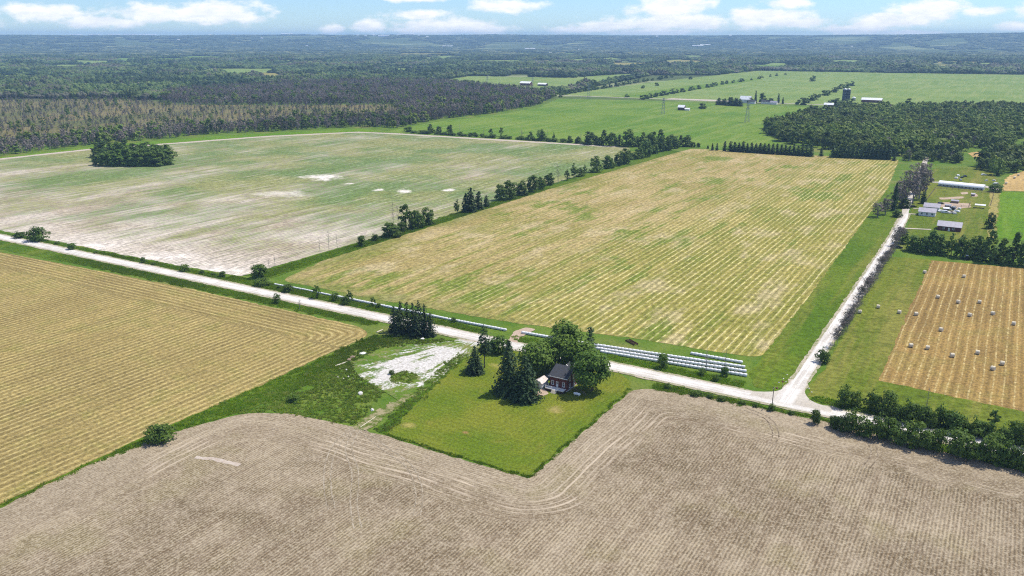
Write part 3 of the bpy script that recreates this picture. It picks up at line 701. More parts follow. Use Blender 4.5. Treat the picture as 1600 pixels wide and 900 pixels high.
def crown_points(rng, H, R, ncl, nlf, z0=0.22, egg=0.3, shell=0.45, rc=(0.26, 0.42)):
    d = sph(rng, ncl); r = shell + (0.92 - shell) * rng.random((ncl, 1)) ** 0.6
    cz = H * (z0 + 1) / 2; rz = H * (1 - z0) / 2
    lob = 1 + 0.18 * np.sin(d[:, :1] * 3.1 + rng.random() * 6) * np.cos(d[:, 1:2] * 2.7 + rng.random() * 6)
    c = d * r * lob
    wid = 1 - egg * np.clip(c[:, 2:3], -0.2, 1)
    cc = np.concatenate([c[:, :2] * R * wid, c[:, 2:3] * rz + cz], 1)
    rad = R * (rc[0] + (rc[1] - rc[0]) * rng.random((ncl, 1)))
    P = []; N = []
    for i in range(ncl):
        dd = sph(rng, nlf); dd[:, 2] = np.where(rng.random(nlf) < 0.55, np.abs(dd[:, 2]), dd[:, 2])
        q = cc[i] + dd * rad[i] * (0.55 + 0.5 * rng.random((nlf, 1))) * np.array([1, 1, 0.8])
        out = q - np.array([0, 0, cz - 0.25 * rz]); out /= np.maximum(np.linalg.norm(out, axis=1, keepdims=True), 1e-6)
        P.append(q); N.append(dd * 0.75 + out * 0.5 + np.array([0, 0, 0.25]) + rng.normal(size=(nlf, 3)) * 0.35)
    P = np.concatenate(P); N = np.concatenate(N)
    k = P[:, 2] > 0.25
    return P[k], N[k], cc
def wood_mesh(rng, H, R, cc, mat, r0, top=0.62, limbs=5, n=6):
    b = MB(); r = random.Random(int(rng.integers(1e9)))
    z = [0, H * 0.12, H * 0.35, H * top]; off = [(0, 0)] + [(r.gauss(0, .012) * H, r.gauss(0, .012) * H) for _ in z[1:]]
    rr = [r0 * 1.35, r0, r0 * 0.72, r0 * 0.3]
    for i in range(3): b.tube((*off[i], z[i]), (*off[i + 1], z[i + 1]), rr[i], rr[i + 1], n, caps=(i == 2))
    idx = list(range(len(cc))); r.shuffle(idx)
    for i in idx[:limbs]:
        h = H * r.uniform(0.22, 0.5); b.tube((off[2][0], off[2][1], h), tuple(cc[i]), r0 * 0.42, r0 * 0.12, 4, caps=False)
    return b.mesh('trunk', mat)
def broad(seed, H, R, ncl, nlf, leaf, mat, z0=0.2, egg=0.3, trunk_r=None, limbs=5, aspect=0.8, bark='bark', shell=0.45, rc=(0.26, 0.42)):
    rng = np.random.default_rng(seed)
    P, N, cc = crown_points(rng, H, R, ncl, nlf, z0, egg, shell, rc)
    cr = quadmesh('crown', P, N, leaf * (0.7 + 0.6 * rng.random(len(P))), rng, mat, aspect)
    return wood_mesh(rng, H, R, cc, bark, trunk_r or H * 0.02, 0.6, limbs), cr, H, 2 * R
def spruce(seed, H, R, whorls, nb, mat, leaf, z0=0.03, power=0.85, droop=0.35, gap=0.0):
    rng = np.random.default_rng(seed); P = []; N = []; S = []
    for w in range(whorls):
        q = w / (whorls - 1); z = H * (z0 + (0.985 - z0) * q)
        rad = R * (1 - q) ** power * (1 if q > 0.06 else 0.8) * rng.uniform(0.82, 1.08) + 0.12
        k = max(3, int(nb * (0.35 + 0.65 * (1 - q))))
        a0 = rng.random() * 6.28
        for i in range(k):
            if rng.random() < gap: continue
            a = a0 + 6.283 * i / k + rng.normal() * 0.2; rl = rad * rng.uniform(0.72, 1.1)
            m = max(2, int(rl / (leaf * 0.55)))
            for j in range(m):
                f = (j + 0.6) / m
                if f < 0.25 and m > 3: continue
                P.append((math.cos(a) * rl * f + rng.normal() * leaf * .16, math.sin(a) * rl * f + rng.normal() * leaf * .16, z - droop * rl * f * f + rng.normal() * leaf * .15 + 0.12 * H * .05))
                N.append((math.cos(a) * 0.75 + rng.normal() * .35, math.sin(a) * 0.75 + rng.normal() * .35, 0.75 + rng.normal() * .3)); S.append(leaf * rng.uniform(.75, 1.25) * (1 - 0.2 * q))
    P = np.array(P); P[:, 2] = np.maximum(P[:, 2], 0.15)
    cr = quadmesh('crown', P, np.array(N), np.array(S), rng, mat, 0.75)
    b = MB().tube((0, 0, 0), (0, 0, H * 0.5), H * 0.016, H * 0.009, 6).tube((0, 0, H * 0.5), (0, 0, H * 0.99), H * 0.009, 0.01, 5)
    return b.mesh('trunk', 'bark'), cr, H, 2 * R
def bare(seed, H, R, nbr, mat='dead_wood', twigs=0, twmat='leaf_grey', r0=None):
    r = random.Random(seed); rng = np.random.default_rng(seed); b = MB(); br = MB(); r0 = r0 or H * 0.014
    lean = (r.gauss(0, .03) * H, r.gauss(0, .03) * H)
    b.tube((0, 0, 0), (lean[0] * .4, lean[1] * .4, H * .5), r0, r0 * .6, 5).tube((lean[0] * .4, lean[1] * .4, H * .5), (lean[0], lean[1], H * .97), r0 * .6, 0.02, 4)
    tips = []
    for i in range(nbr):
        h = H * r.uniform(.25, .9); q = h / H; a = r.uniform(0, TAU); L = R * (1.15 - q) * r.uniform(.6, 1.1)
        p0 = Vector((lean[0] * q, lean[1] * q, h)); p1 = p0 + Vector((math.cos(a) * L, math.sin(a) * L, L * r.uniform(.5, 1.2)))
        p1.z = min(p1.z, H * 1.02)
        br.tube(p0, p1, r0 * .38, r0 * .12, 3, caps=False); tips.append((p0, p1))
        for _ in range(2):
            m = p0.lerp(p1, r.uniform(.4, .85)); e = m + Vector((r.gauss(0, .3), r.gauss(0, .3), r.uniform(.2, .6))) * L * .6
            br.tube(m, e, r0 * .18, r0 * .07, 3, caps=False); tips.append((m, e))
    if twigs:
        P = [];
        for _ in range(twigs):
            p0, p1 = r.choice(tips); q = p0.lerp(p1, r.uniform(.3, 1.1)); P.append((q.x + r.gauss(0, .12) * R, q.y + r.gauss(0, .12) * R, max(.2, q.z + r.gauss(0, .08) * R)))
        P = np.array(P); tw = quadmesh('crown', P, rng.normal(size=P.shape), (0.35 + 0.5 * rng.random(len(P))) * R * .3, rng, twmat, 0.22, 0.6)
        bm = bmesh.new(); bm.from_mesh(tw); me2 = br.mesh('tmp', mat); bm.from_mesh(me2)
        for f in bm.faces[len(P):]: f.material_index = 1
        bm.to_mesh(tw); bm.free(); tw.materials.append(MATS[mat]); cr = tw
    else: cr = br.mesh('crown', mat)
    return b.mesh('trunk', mat), cr, H, 2 * R
def lumpy(seed, H, R, mat, n=5, sub=1):
    # crown of a tree seen from a kilometre or more: a few rough, faceted leaf masses
    r = random.Random(seed); bm = bmesh.new()
    for i in range(n):
        a = TAU * i / n + r.uniform(-.5, .5); q = 0 if i == 0 else r.uniform(.35, .72)
        c = Vector((math.cos(a) * R * q, math.sin(a) * R * q, H * (r.uniform(.60, .72) if i == 0 else r.uniform(.32, .62)))); rad = R * r.uniform(.42, .62)
        zs = min(H * .34 / rad, 1.4)
        o = bmesh.ops.create_icosphere(bm, subdivisions=sub + 1, radius=1)['verts']
        for v in o: v.co = c + Vector((v.co.x * rad, v.co.y * rad, v.co.z * rad * zs)) * r.uniform(.72, 1.22)
    for v in bm.verts: v.co.z = max(0.2, v.co.z)
    me = bpy.data.meshes.new('crown'); bm.to_mesh(me); bm.free(); me.materials.append(MATS[mat])
    return MB().tube((0, 0, 0), (0, 0, H * .5), H * .02, H * .01, 5).mesh('trunk', 'bark'), me, H, 2 * R
def bush(seed, H, R, ncl, nlf, leaf, mat, bark='bark'):
    return broad(seed, H, R, ncl, nlf, leaf, mat, z0=-0.12, egg=0.25, trunk_r=0.07, limbs=6, shell=0.3, rc=(0.3, 0.5), bark=bark)

KIND = {
    'maple': [broad(11, 12, 5.2, 85, 60, 0.62, 'leaf_broad', 0.10, 0.25), broad(12, 12, 5.0, 80, 60, 0.60, 'leaf_broad', 0.08, 0.3), broad(13, 12, 4.8, 80, 60, 0.60, 'leaf_broad', 0.14, 0.35)],
    'spruce': [spruce(21, 15, 4.6, 46, 15, 'leaf_spruce', 0.80, power=0.72), spruce(22, 14, 4.4, 44, 15, 'leaf_spruce', 0.80, power=0.62)],
    'pine': [spruce(25, 13, 3.0, 24, 10, 'leaf_spruce', 0.85, z0=0.36, power=0.45, droop=0.12, gap=0.25)],
    'windbreak': [spruce(31, 12, 2.6, 30, 10, 'leaf_spruce', 0.9, power=0.42, gap=0.12), spruce(32, 12, 2.4, 28, 10, 'leaf_spruce', 0.9, power=0.45, gap=0.18), spruce(33, 12, 2.6, 26, 10, 'leaf_spruce', 0.95, z0=0.08, power=0.38, gap=0.2)],
    'hedge': [broad(41, 12, 4.4, 46, 30, 1.05, 'leaf_hedge', -0.30, 0.42, shell=0.35, rc=(0.28, 0.44)), broad(42, 12, 4.3, 42, 30, 1.05, 'leaf_hedge', -0.22, 0.5, shell=0.35, rc=(0.28, 0.44)), broad(43, 12, 4.2, 40, 28, 1.05, 'leaf_hedge', -0.3, 0.6, shell=0.35, rc=(0.26, 0.42)), broad(44, 12, 4.4, 44, 26, 1.0, 'leaf_hedge', -0.15, 0.3, shell=0.4, rc=(0.24, 0.38))],
    'airy': [broad(51, 12, 3.6, 34, 24, 0.85, 'leaf_hedge', 0.02, 0.3, rc=(0.2, 0.34)), broad(52, 12, 3.4, 32, 24, 0.85, 'leaf_hedge', -0.05, 0.35, rc=(0.2, 0.34))],
    'cedar': [spruce(61, 9, 2.3, 20, 11, 'leaf_cedar', 1.1, z0=0.03, power=0.42, droop=0.1), spruce(62, 9, 2.2, 19, 11, 'leaf_cedar', 1.1, z0=0.03, power=0.5, droop=0.1)],
    'grey': [broad(71, 16, 4.2, 40, 24, 0.95, 'leaf_dying', 0.12, 0.35, aspect=0.4, bark='dead_wood', rc=(0.2, 0.36)), broad(72, 16, 4.0, 38, 24, 0.95, 'leaf_dying', 0.10, 0.4, aspect=0.4, bark='dead_wood', rc=(0.2, 0.36))],
    'dead': [bare(81, 10, 2.2, 16), bare(82, 10, 2.0, 13), bare(83, 10, 2.6, 20, twigs=60)],
    'shrub': [bush(91, 4, 2.3, 34, 36, 0.42, 'leaf_hedge'), bush(92, 4, 2.2, 30, 36, 0.42, 'leaf_broad'), bush(93, 4, 2.4, 36, 34, 0.42, 'leaf_hedge')],
    'twiggy': [bare(101, 3.5, 2.2, 22, twigs=420, r0=0.06), bare(102, 3.5, 2.0, 20, twigs=380, twmat='leaf_dying', r0=0.06), bare(103, 3.5, 2.3, 22, twigs=420, twmat='leaf_dying', r0=0.06)],
    'farbroad': [broad(111, 12, 4.6, 18, 14, 2.1, 'leaf_hedge', -0.25, 0.35), broad(112, 12, 4.4, 17, 14, 2.1, 'leaf_hedge', -0.25, 0.45)],
}
PARTS = {'shrub': ('stem', 'foliage'), 'twiggy': ('stem', 'twigs')}
NAMES = {'maple': 'broadleaf_tree', 'spruce': 'spruce_tree', 'pine': 'pine_tree', 'windbreak': 'spruce_tree', 'hedge': 'broadleaf_tree', 'airy': 'broadleaf_tree', 'cedar': 'cedar_tree', 'grey': 'grey_tree', 'dead': 'dead_tree', 'shrub': 'shrub', 'twiggy': 'grey_shrub', 'farbroad': 'broadleaf_tree'}
NTREE = [0]
def plant(kind, s, t, H, W, label, group=None, var=None, rz=None):
    vs = KIND[kind]; v = vs[RNG.randrange(len(vs)) if var is None else var]
    NTREE[0] += 1
    r = empty(NAMES[kind], (s, t, 0), RNG.uniform(0, TAU) if rz is None else rz, label, 'shrub' if kind in PARTS else 'tree', group)
    r.scale = (W / v[3], W / v[3], H / v[2])
    for nm, me in zip(PARTS.get(kind, ('trunk', 'crown')), v[:2]):
        o = bpy.data.objects.new(nm, me); COL.objects.link(o); o.parent = r
    return r
def P(kind, px, yb, yt, w, label, group=None, var=None):
    s, t = PX(px, yb)
    return plant(kind, s, t, max(0.8, HGT(px, yb, yt)), WID(px, yb, w), label, group, var)

# ------------------------------------------------------------------ planting
def plants():
    # homestead
    P('spruce', 795, 614, 532, 62, 'tallest spruce on the lawn, behind the white shed', None, 0)
    P('spruce', 820, 624, 556, 62, 'shorter broad spruce standing in front of the white shed wall', None, 1)
    P('pine', 757, 575, 507, 30, 'sparse pine with a bare trunk at the yard driveway', None, 0)
    P('spruce', 742, 583, 541, 38, 'small bushy spruce at the foot of the bare-trunked pine', None, 1)
    P('shrub', 779, 552, 527, 34, 'dark rounded shrub between the pine and the gravel road', None, 0)
    P('shrub', 766, 548, 532, 20, 'smaller shrub tucked beside the pine by the road', None, 1)
    P('maple', 836, 588, 533, 58, 'round broadleaf tree between tall spruce and brick house', None, 0)
    P('maple', 853, 575, 545, 30, 'low broadleaf tree by the road behind the white shed', None, 2)
    P('maple', 882, 577, 503, 68, 'tallest broadleaf tree, directly behind the brick house roof', None, 1)
    P('windbreak', 921, 572, 510, 36, 'dark spire-shaped spruce rising behind the leafy trees at the brick gable', None, 0)
    P('maple', 908, 590, 532, 52, 'broadleaf tree against the back corner of the brick house', None, 2)
    P('maple', 924, 611, 545, 60, 'large broadleaf tree leaning over the brick gable wall', None, 0)
    for px, yb, yt, w in ((616, 518, 478, 20), (627, 521, 470, 20), (637, 518, 472, 20), (646, 523, 474, 20), (655, 520, 470, 20), (664, 524, 474, 20), (673, 525, 488, 20), (622, 525, 482, 18), (650, 527, 484, 20)):
        P('windbreak', px, yb, yt, w * 1.15, 'dark spruce in the clump between gravel road and stone yard', 'spruces in the roadside clump')
    # north verge and between road and white bales
    nv = 'green shrub on the grass verge beside the pale young crop'
    for px, yb, yt, w in ((60, 377, 355, 32), (30, 372, 362, 20), (112, 390, 380, 15), (224, 411, 402, 8), (289, 424, 413, 16), (316, 428, 422, 8), (334, 430, 426, 8), (348, 433, 424, 11), (240, 414, 410, 7), (90, 382, 377, 9), (150, 396, 392, 8)):
        P('shrub', px, yb, yt, w, nv, 'shrubs on the verge by the young crop')
    P('shrub', 405, 434, 413, 28, 'biggest dark shrub at the corner of the pale crop', None, 0)
    P('shrub', 412, 446, 434, 26, 'low spreading shrub at the end of the white bale row', None, 2)
    bv = 'small tree or bush between gravel road and the thin row of white bales'
    for k, px, yb, yt, w in (('shrub', 450, 456, 444, 18), ('airy', 495, 466, 443, 14), ('shrub', 524, 470, 457, 14), ('airy', 546, 471, 452, 12), ('shrub', 540, 476, 463, 16), ('airy', 583, 479, 462, 10), ('shrub', 592, 481, 474, 9), ('shrub', 709, 504, 496, 9), ('shrub', 436, 451, 446, 7)):
        P(k, px, yb, yt, w, bv if k == 'airy' else 'low bush between gravel road and the thin row of white bales', 'growth beside the thin white bale row' if k == 'airy' else 'bushes beside the thin white bale row')
    P('shrub', 433, 474, 459, 13, 'single round bush on the verge beside the straw field', None, 1)
    P('dead', 468, 484, 466, 14, 'thin half-bare sapling on the verge beside the straw field', None, 2)
    P('shrub', 1036, 575, 553, 20, 'upright bush in front of the thick white bale rows', None, 0)
    P('dead', 1103, 582, 538, 20, 'taller bare tree in front of the white bale rows', None, 0)
    P('dead', 1131, 584, 543, 18, 'shorter bare tree near the end of the white bale rows', None, 1)
    P('shrub', 1096, 587, 575, 12, 'bush at the foot of the taller bare tree', None, 1)
    P('shrub', 1119, 595, 585, 12, 'round bush on the road bank between the bare trees', None, 2)
    P('shrub', 1132, 588, 574, 14, 'bush at the foot of the shorter bare tree', None, 0)
    # south bank right of the lawn
    for px, yb, yt, w in ((1043, 608, 599, 11), (1088, 618, 610, 20), (1128, 626, 619, 14), (1160, 632, 626, 12), (1205, 642, 631, 12), (1236, 648, 642, 10), (1180, 636, 631, 10), (1110, 622, 616, 12)):
        P('shrub', px, yb, yt, w, 'low shrub on the bank between road and tilled field', 'shrubs on the bank above the tilled field')
    P('shrub', 1274, 662, 641, 18, 'upright shrub on the bank opposite the road junction', None, 0)
    # two rows flanking the road on the right
    for px, yb, yt, w in ((1318, 636, 604, 24), (1335, 637, 612, 20), (1362, 642, 612, 24), (1386, 648, 611, 32), (1404, 656, 634, 24), (1420, 660, 627, 28), (1440, 666, 634, 26), (1455, 668, 644, 20), (1470, 665, 634, 26), (1490, 675, 644, 30), (1508, 678, 655, 20), (1524, 683, 654, 26), (1543, 686, 660, 22), (1568, 692, 666, 26), (1584, 693, 660, 24), (1602, 697, 664, 26), (1625, 702, 668, 28)):
        P('shrub', px, yb, yt, w * 1.1, 'leafy bush in the row between road and bale field', 'bushes between road and bale field')
    P('airy', 1551, 670, 636, 18, 'slender tree rising above the bushes by the bale field')
    P('dead', 1446, 648, 600, 16, 'tall bare tree in the bushes by the bale field', None, 1)
    for px, yb, yt, w in ((1302, 669, 650, 18), (1312, 673, 651, 20), (1329, 676, 641, 30), (1351, 682, 654, 28), (1371, 685, 650, 26), (1388, 684, 652, 24), (1402, 692, 661, 32), (1426, 697, 659, 36), (1449, 703, 674, 28), (1464, 704, 671, 26), (1497, 714, 673, 42), (1520, 718, 688, 30), (1546, 723, 679, 38), (1567, 726, 690, 32), (1582, 730, 699, 26), (1600, 735, 699, 30), (1625, 742, 704, 32)):
        P('shrub', px, yb, yt, w * 1.08, 'leafy bush in the row between road and tilled field', 'bushes between road and tilled field')
    P('shrub', 252, 690, 664, 46, 'wide dark bush in the grass strip between straw and tilled fields', None, 2)
    P('shrub', 459, 628, 616, 20, 'lone bush among the weeds beyond the tilled field', None, 1)
    P('shrub', 612, 585, 578, 10, 'tiny bush at the edge of the stone yard', None, 1)
    # hedgerow between young crop and hay field
    hl = 'green tree in the hedgerow between young crop and hay field'
    for k, px, yb, yt, w in (('shrub', 565, 385, 368, 14), ('hedge', 611, 370, 345, 28), ('airy', 634, 358, 313, 24), ('shrub', 645, 358, 340, 18), ('hedge', 652, 356, 325, 20), ('hedge', 668, 351, 323, 24), ('shrub', 628, 362, 347, 16), ('shrub', 586, 376, 366, 13),
                             ('airy', 714, 334, 310, 10), ('cedar', 728, 332, 303, 18), ('cedar', 736, 331, 295, 24), ('cedar', 748, 327, 300, 20), ('cedar', 760, 323, 306, 15), ('hedge', 783, 313, 285, 20), ('hedge', 796, 311, 279, 24), ('hedge', 815, 305, 281, 22), ('hedge', 832, 300, 271, 20), ('hedge', 844, 296, 274, 14),
                             ('hedge', 858, 289, 268, 16), ('shrub', 848, 293, 281, 12), ('airy', 886, 282, 263, 9), ('airy', 897, 278, 254, 13), ('hedge', 906, 276, 261, 13), ('airy', 913, 274, 256, 10), ('hedge', 930, 269, 242, 20), ('hedge', 950, 263, 240, 18), ('hedge', 966, 259, 238, 16), ('hedge', 977, 256, 229, 20), ('hedge', 990, 249, 236, 12), ('hedge', 998, 248, 229, 16), ('hedge', 1009, 245, 217, 20), ('hedge', 1020, 240, 214, 18), ('hedge', 1032, 237, 211, 18), ('hedge', 1043, 235, 212, 16), ('hedge', 1054, 232, 212, 16)):
        sh = k == 'shrub'
        hl = 'leafy tree in the hedgerow clump nearest the bare grey hedgerow trees' if px < 700 else ('leafy tree in the long middle clump of the hedgerow beside the hay field' if px < 862 else ('leafy tree in the gappy upper hedgerow beside the hay field' if px < 940 else 'leafy tree in the dense hedgerow end meeting the far cross hedge'))
        hg = 'hedgerow trees, ' + ('first clump' if px < 700 else 'middle clump' if px < 862 else 'gappy stretch' if px < 940 else 'dense end')
        P(k, px, yb, yt, w, 'low bush in the hedgerow between young crop and hay field' if sh else ('dark conifer in the hedgerow between young crop and hay field' if k == 'cedar' else hl), 'hedgerow bushes' if sh else ('hedgerow conifers' if k == 'cedar' else hg))
    dl = 'bare grey tree in the hedgerow beside the young crop'
    for px, yb, yt, w in ((430, 416, 394, 12), (500, 393, 370, 10), (514, 391, 357, 12), (527, 388, 361, 10), (615, 358, 312, 10), (623, 360, 318, 9), (872, 287, 255, 20), (421, 420, 404, 9), (728, 331, 300, 8)):
        P('dead', px, yb, yt, w, dl, 'bare hedgerow trees')
    # cross hedge at the top end of the young crop
    xl = 'small tree in the far hedge behind the young crop'
    for k, px, yb, yt, w in (('hedge', 638, 206, 197, 14), ('hedge', 673, 208, 194, 12), ('hedge', 686, 209, 196, 9), ('hedge', 703, 210, 193, 9), ('hedge', 742, 212, 206, 8), ('airy', 767, 212, 199, 7), ('airy', 783, 213, 197, 7), ('hedge', 829, 219, 206, 13), ('hedge', 846, 220, 200, 15), ('airy', 865, 220, 206, 5), ('hedge', 890, 222, 211, 7), ('hedge', 903, 224, 212, 10), ('hedge', 921, 226, 203, 17), ('hedge', 932, 226, 210, 12),
                             ('hedge', 943, 227, 204, 17), ('hedge', 956, 228, 205, 17), ('hedge', 968, 228, 211, 14), ('hedge', 982, 229, 200, 21), ('hedge', 995, 229, 211, 10), ('hedge', 1005, 229, 207, 15), ('hedge', 1018, 228, 203, 17), ('hedge', 1031, 226, 203, 17), ('hedge', 1050, 229, 208, 17), ('hedge', 1063, 229, 212, 13), ('hedge', 1073, 229, 210, 15), ('hedge', 1083, 230, 221, 8), ('hedge', 1091, 230, 222, 6)):
        a = px < 860
        P(k, px, yb, yt, w * 1.05, 'small scattered tree in the thin part of the far hedge' if a else 'tree in the dense end of the far hedge behind the young crop', 'scattered trees of the far hedge' if a else 'dense trees of the far hedge')
    for px, yb, yt, w in ((719, 211, 191, 6), (756, 213, 199, 6), (815, 217, 198, 12), (855, 220, 203, 5), (907, 224, 203, 7)):
        P('dead', px, yb, yt, w, 'bare tree in the far hedge behind the young crop', 'bare trees of the far cross hedge')
    for i in range(34):
        q = i / 33; px = 648 + 262 * q + RNG.uniform(-3, 3); yb = 208 + (224 - 208) * q
        P('shrub', px, yb, yb - RNG.uniform(3.5, 6.5), RNG.uniform(8, 14), 'low shrub filling the far hedge behind the young crop', 'shrubs of the far cross hedge')
    # conifer rows beyond the hay field
    cl = 'dark conifer in the dense row along the far end of the hay field'
    for px, yb, yt, w in ((1106, 232, 227, 5), (1113, 235, 224, 6), (1120, 235, 224, 6), (1132, 236, 221, 9)):
        P('cedar', px, yb, yt, w, 'small separate conifer at the thin end of the conifer row', 'small conifers at the row end')
    for i in range(20): P('cedar', 1141 + i * 6.6, 236.5 + i * 0.42, 222 + i * 0.28 + RNG.uniform(-2, 2), RNG.uniform(10.5, 13.5), cl, 'conifers at the far end of the hay field')
    for i in range(15): P('cedar', 1301 + i * 6.2, 246 + i * 0.25, 229 + RNG.uniform(-2.5, 2), RNG.uniform(10.5, 13.5), cl, 'conifers at the far end of the hay field')
    P('cedar', 1283, 244, 231, 9, cl, 'conifers at the far end of the hay field'); P('cedar', 1397, 251, 239, 8, cl, 'conifers at the far end of the hay field')
    # dying trees along the upper side road
    gl = 'tall grey half-dead tree in the belt beside the upper side road'
    for px, yb, yt, w in ((1371, 339, 312, 20), (1383, 335, 304, 20), (1407, 325, 284, 20), (1416, 322, 270, 22), (1426, 317, 261, 24), (1436, 311, 257, 24), (1446, 303, 254, 20), (1431, 302, 247, 22), (1418, 306, 256, 22), (1441, 292, 245, 20), (1406, 312, 275, 20), (1398, 318, 283, 16)):
        P('grey', px, yb, yt, w, gl, 'grey trees beside the upper side road')
    P('cedar', 1396, 329, 288, 13, 'narrow dark conifer at the foot of the grey tree belt', None, 0)
    P('hedge', 1401, 339, 326, 14, 'small dark tree on the grass by the side road', None, 1)
    P('hedge', 1413, 325, 308, 20, 'green leafy tree in front of the grey tree belt', None, 0)
    P('cedar', 1442, 318, 300, 14, 'dark conifer beside the grey roofed farmhouse', None, 1)
    for px, yb, yt, w, k in ((1409, 380, 357, 22, 'hedge'), (1396, 384, 363, 20, 'twiggy'), (1386, 394, 374, 18, 'twiggy'), (1378, 405, 387, 16, 'twiggy'), (1369, 416, 399, 16, 'twiggy'), (1362, 427, 408, 17, 'twiggy'), (1354, 438, 418, 17, 'twiggy'), (1347, 449, 430, 17, 'twiggy'), (1339, 461, 441, 18, 'twiggy'), (1331, 474, 453, 18, 'twiggy'), (1324, 486, 464, 18, 'twiggy'), (1317, 498, 477, 18, 'twiggy'), (1309, 512, 490, 19, 'twiggy'), (1302, 525, 503, 20, 'twiggy'), (1295, 541, 519, 20, 'twiggy'), (1371, 409, 396, 14, 'twiggy'), (1343, 456, 440, 14, 'twiggy'), (1313, 505, 486, 15, 'twiggy')):
        if k == 'hedge': P(k, px, yb, yt, w, 'green tree at the upper end of the grey scrub by the side road', None, 3)
        else:
            t = PX(px, yb)[1]
            for dt in (0, 5.0 + RNG.uniform(-1, 1)): plant('twiggy', RS + 4.0 + RNG.uniform(-.5, .7), t + dt, HGT(px, yb, yt) * RNG.uniform(.95, 1.4), WID(px, yb, w) * 1.3, 'bare grey scrub bush along the side road and pasture', 'grey scrub along the side road')
    P('shrub', 1285, 566, 545, 22, 'dark green bush at the lower end of the grey scrub', None, 2)
    # tree belt between bale field and farm
    for k, px, yb, yt, w in (('hedge', 1428, 392, 365, 24), ('hedge', 1441, 395, 367, 22), ('hedge', 1457, 396, 357, 26), ('hedge', 1471, 398, 372, 20), ('airy', 1486, 399, 363, 18), ('hedge', 1500, 402, 364, 20), ('hedge', 1512, 404, 372, 18), ('hedge', 1523, 403, 363, 20), ('hedge', 1546, 409, 361, 30), ('hedge', 1565, 411, 374, 24), ('hedge', 1583, 413, 365, 26), ('hedge', 1602, 415, 368, 26), ('hedge', 1534, 406, 374, 18), ('hedge', 1625, 418, 366, 28)):
        P(k, px, yb, yt, w * 1.1, 'tree in the belt between bale field and red barn', 'trees between bale field and red barn')
    P('hedge', 1547, 357, 331, 15, 'lone round tree on the grass between red barn and bright green crop', None, 0)
    P('shrub', 1555, 300, 288, 22, 'dark bush at the end of the long white poultry shed', None, 0)
    # island of trees in the young crop
    il = 'tree in the island of dark trees inside the young crop'
    for i in range(30):
        q = i % 10; row = i // 10
        px = 152 + q * 11.8 + (row % 2) * 5 + RNG.uniform(-2, 2); yb = (259, 253, 247)[row] - (1.5 if q in (0, 9) else 0)
        if q == 0: px += 3
        P('hedge', px, yb, yb - (RNG.uniform(24, 30) if 1 <= q <= 7 else RNG.uniform(19, 24)), RNG.uniform(22, 27), il, 'island of trees in the young crop')
    # single trees and rows among the far crops
    fl = 'far tree in the line running between the distant green fields'
    def row(p0, p1, n, h0, h1, lab, grp, kind='farbroad', jx=2):
        for i in range(n):
            q = (i + RNG.uniform(-.3, .3)) / max(1, n - 1); px = p0[0] + (p1[0] - p0[0]) * q + RNG.uniform(-jx, jx); yb = p0[1] + (p1[1] - p0[1]) * q
            h = h0 + (h1 - h0) * q; h *= RNG.uniform(.75, 1.15); P(kind, px, yb, yb - h, h * RNG.uniform(.9, 1.35), lab, grp)
    row((1000, 156), (1135, 131), 17, 9, 7, fl, 'far field line trees')
    row((1142, 130), (1225, 117), 9, 6, 4, fl, 'far field line trees', jx=4)
    row((1252, 163), (1330, 134), 12, 11, 8, 'tree in the short line leading towards the twin silos', 'trees towards the silos')
    row((868, 150), (1050, 121), 26, 9, 6, 'tree in the thick far line bordering the pale green field', 'thick far tree line')
    P('farbroad', 1270, 127, 116, 10, 'lone round tree standing in the distant pale green crop', None, 0)
    P('farbroad', 1420, 171, 152, 15, 'tall tree rising above the far edge of the woodlot', None, 1)
    row((1124, 164), (1156, 166), 8, 12, 12, 'dark conifer in the dense block beside the far farmstead', 'conifers by the far farmstead', 'cedar', 1)
    for px, yb, yt, w in ((1180, 161, 142, 6), (1216, 161, 146, 6), (1223, 162, 152, 5), (1166, 160, 150, 5)): P('cedar', px, yb, yt, w, 'pointed conifer beside the far white farm buildings', 'pointed conifers at the far farmstead')
    for px, yb, yt, w in ((1191, 161, 141, 12), (1203, 162, 151, 12), (1172, 161, 152, 10)): P('farbroad', px, yb, yt, w, 'leafy tree beside the far white farm buildings', 'leafy trees at the far farmstead')
    row((1298, 166), (1330, 163), 6, 12, 11, 'tree crowding the base of the twin silos', 'trees below the silos')
    P('farbroad', 1097, 170, 159, 13, 'round tree beside the small white house in the green crop', None, 0)
    for px, yb in ((1005, 138), (1079, 124), (1026, 134), (980, 152), (876, 152), (832, 147)): P('farbroad', px, yb, yb - 6, 7, 'single small tree in the distant green fields', 'single far trees')
plants()

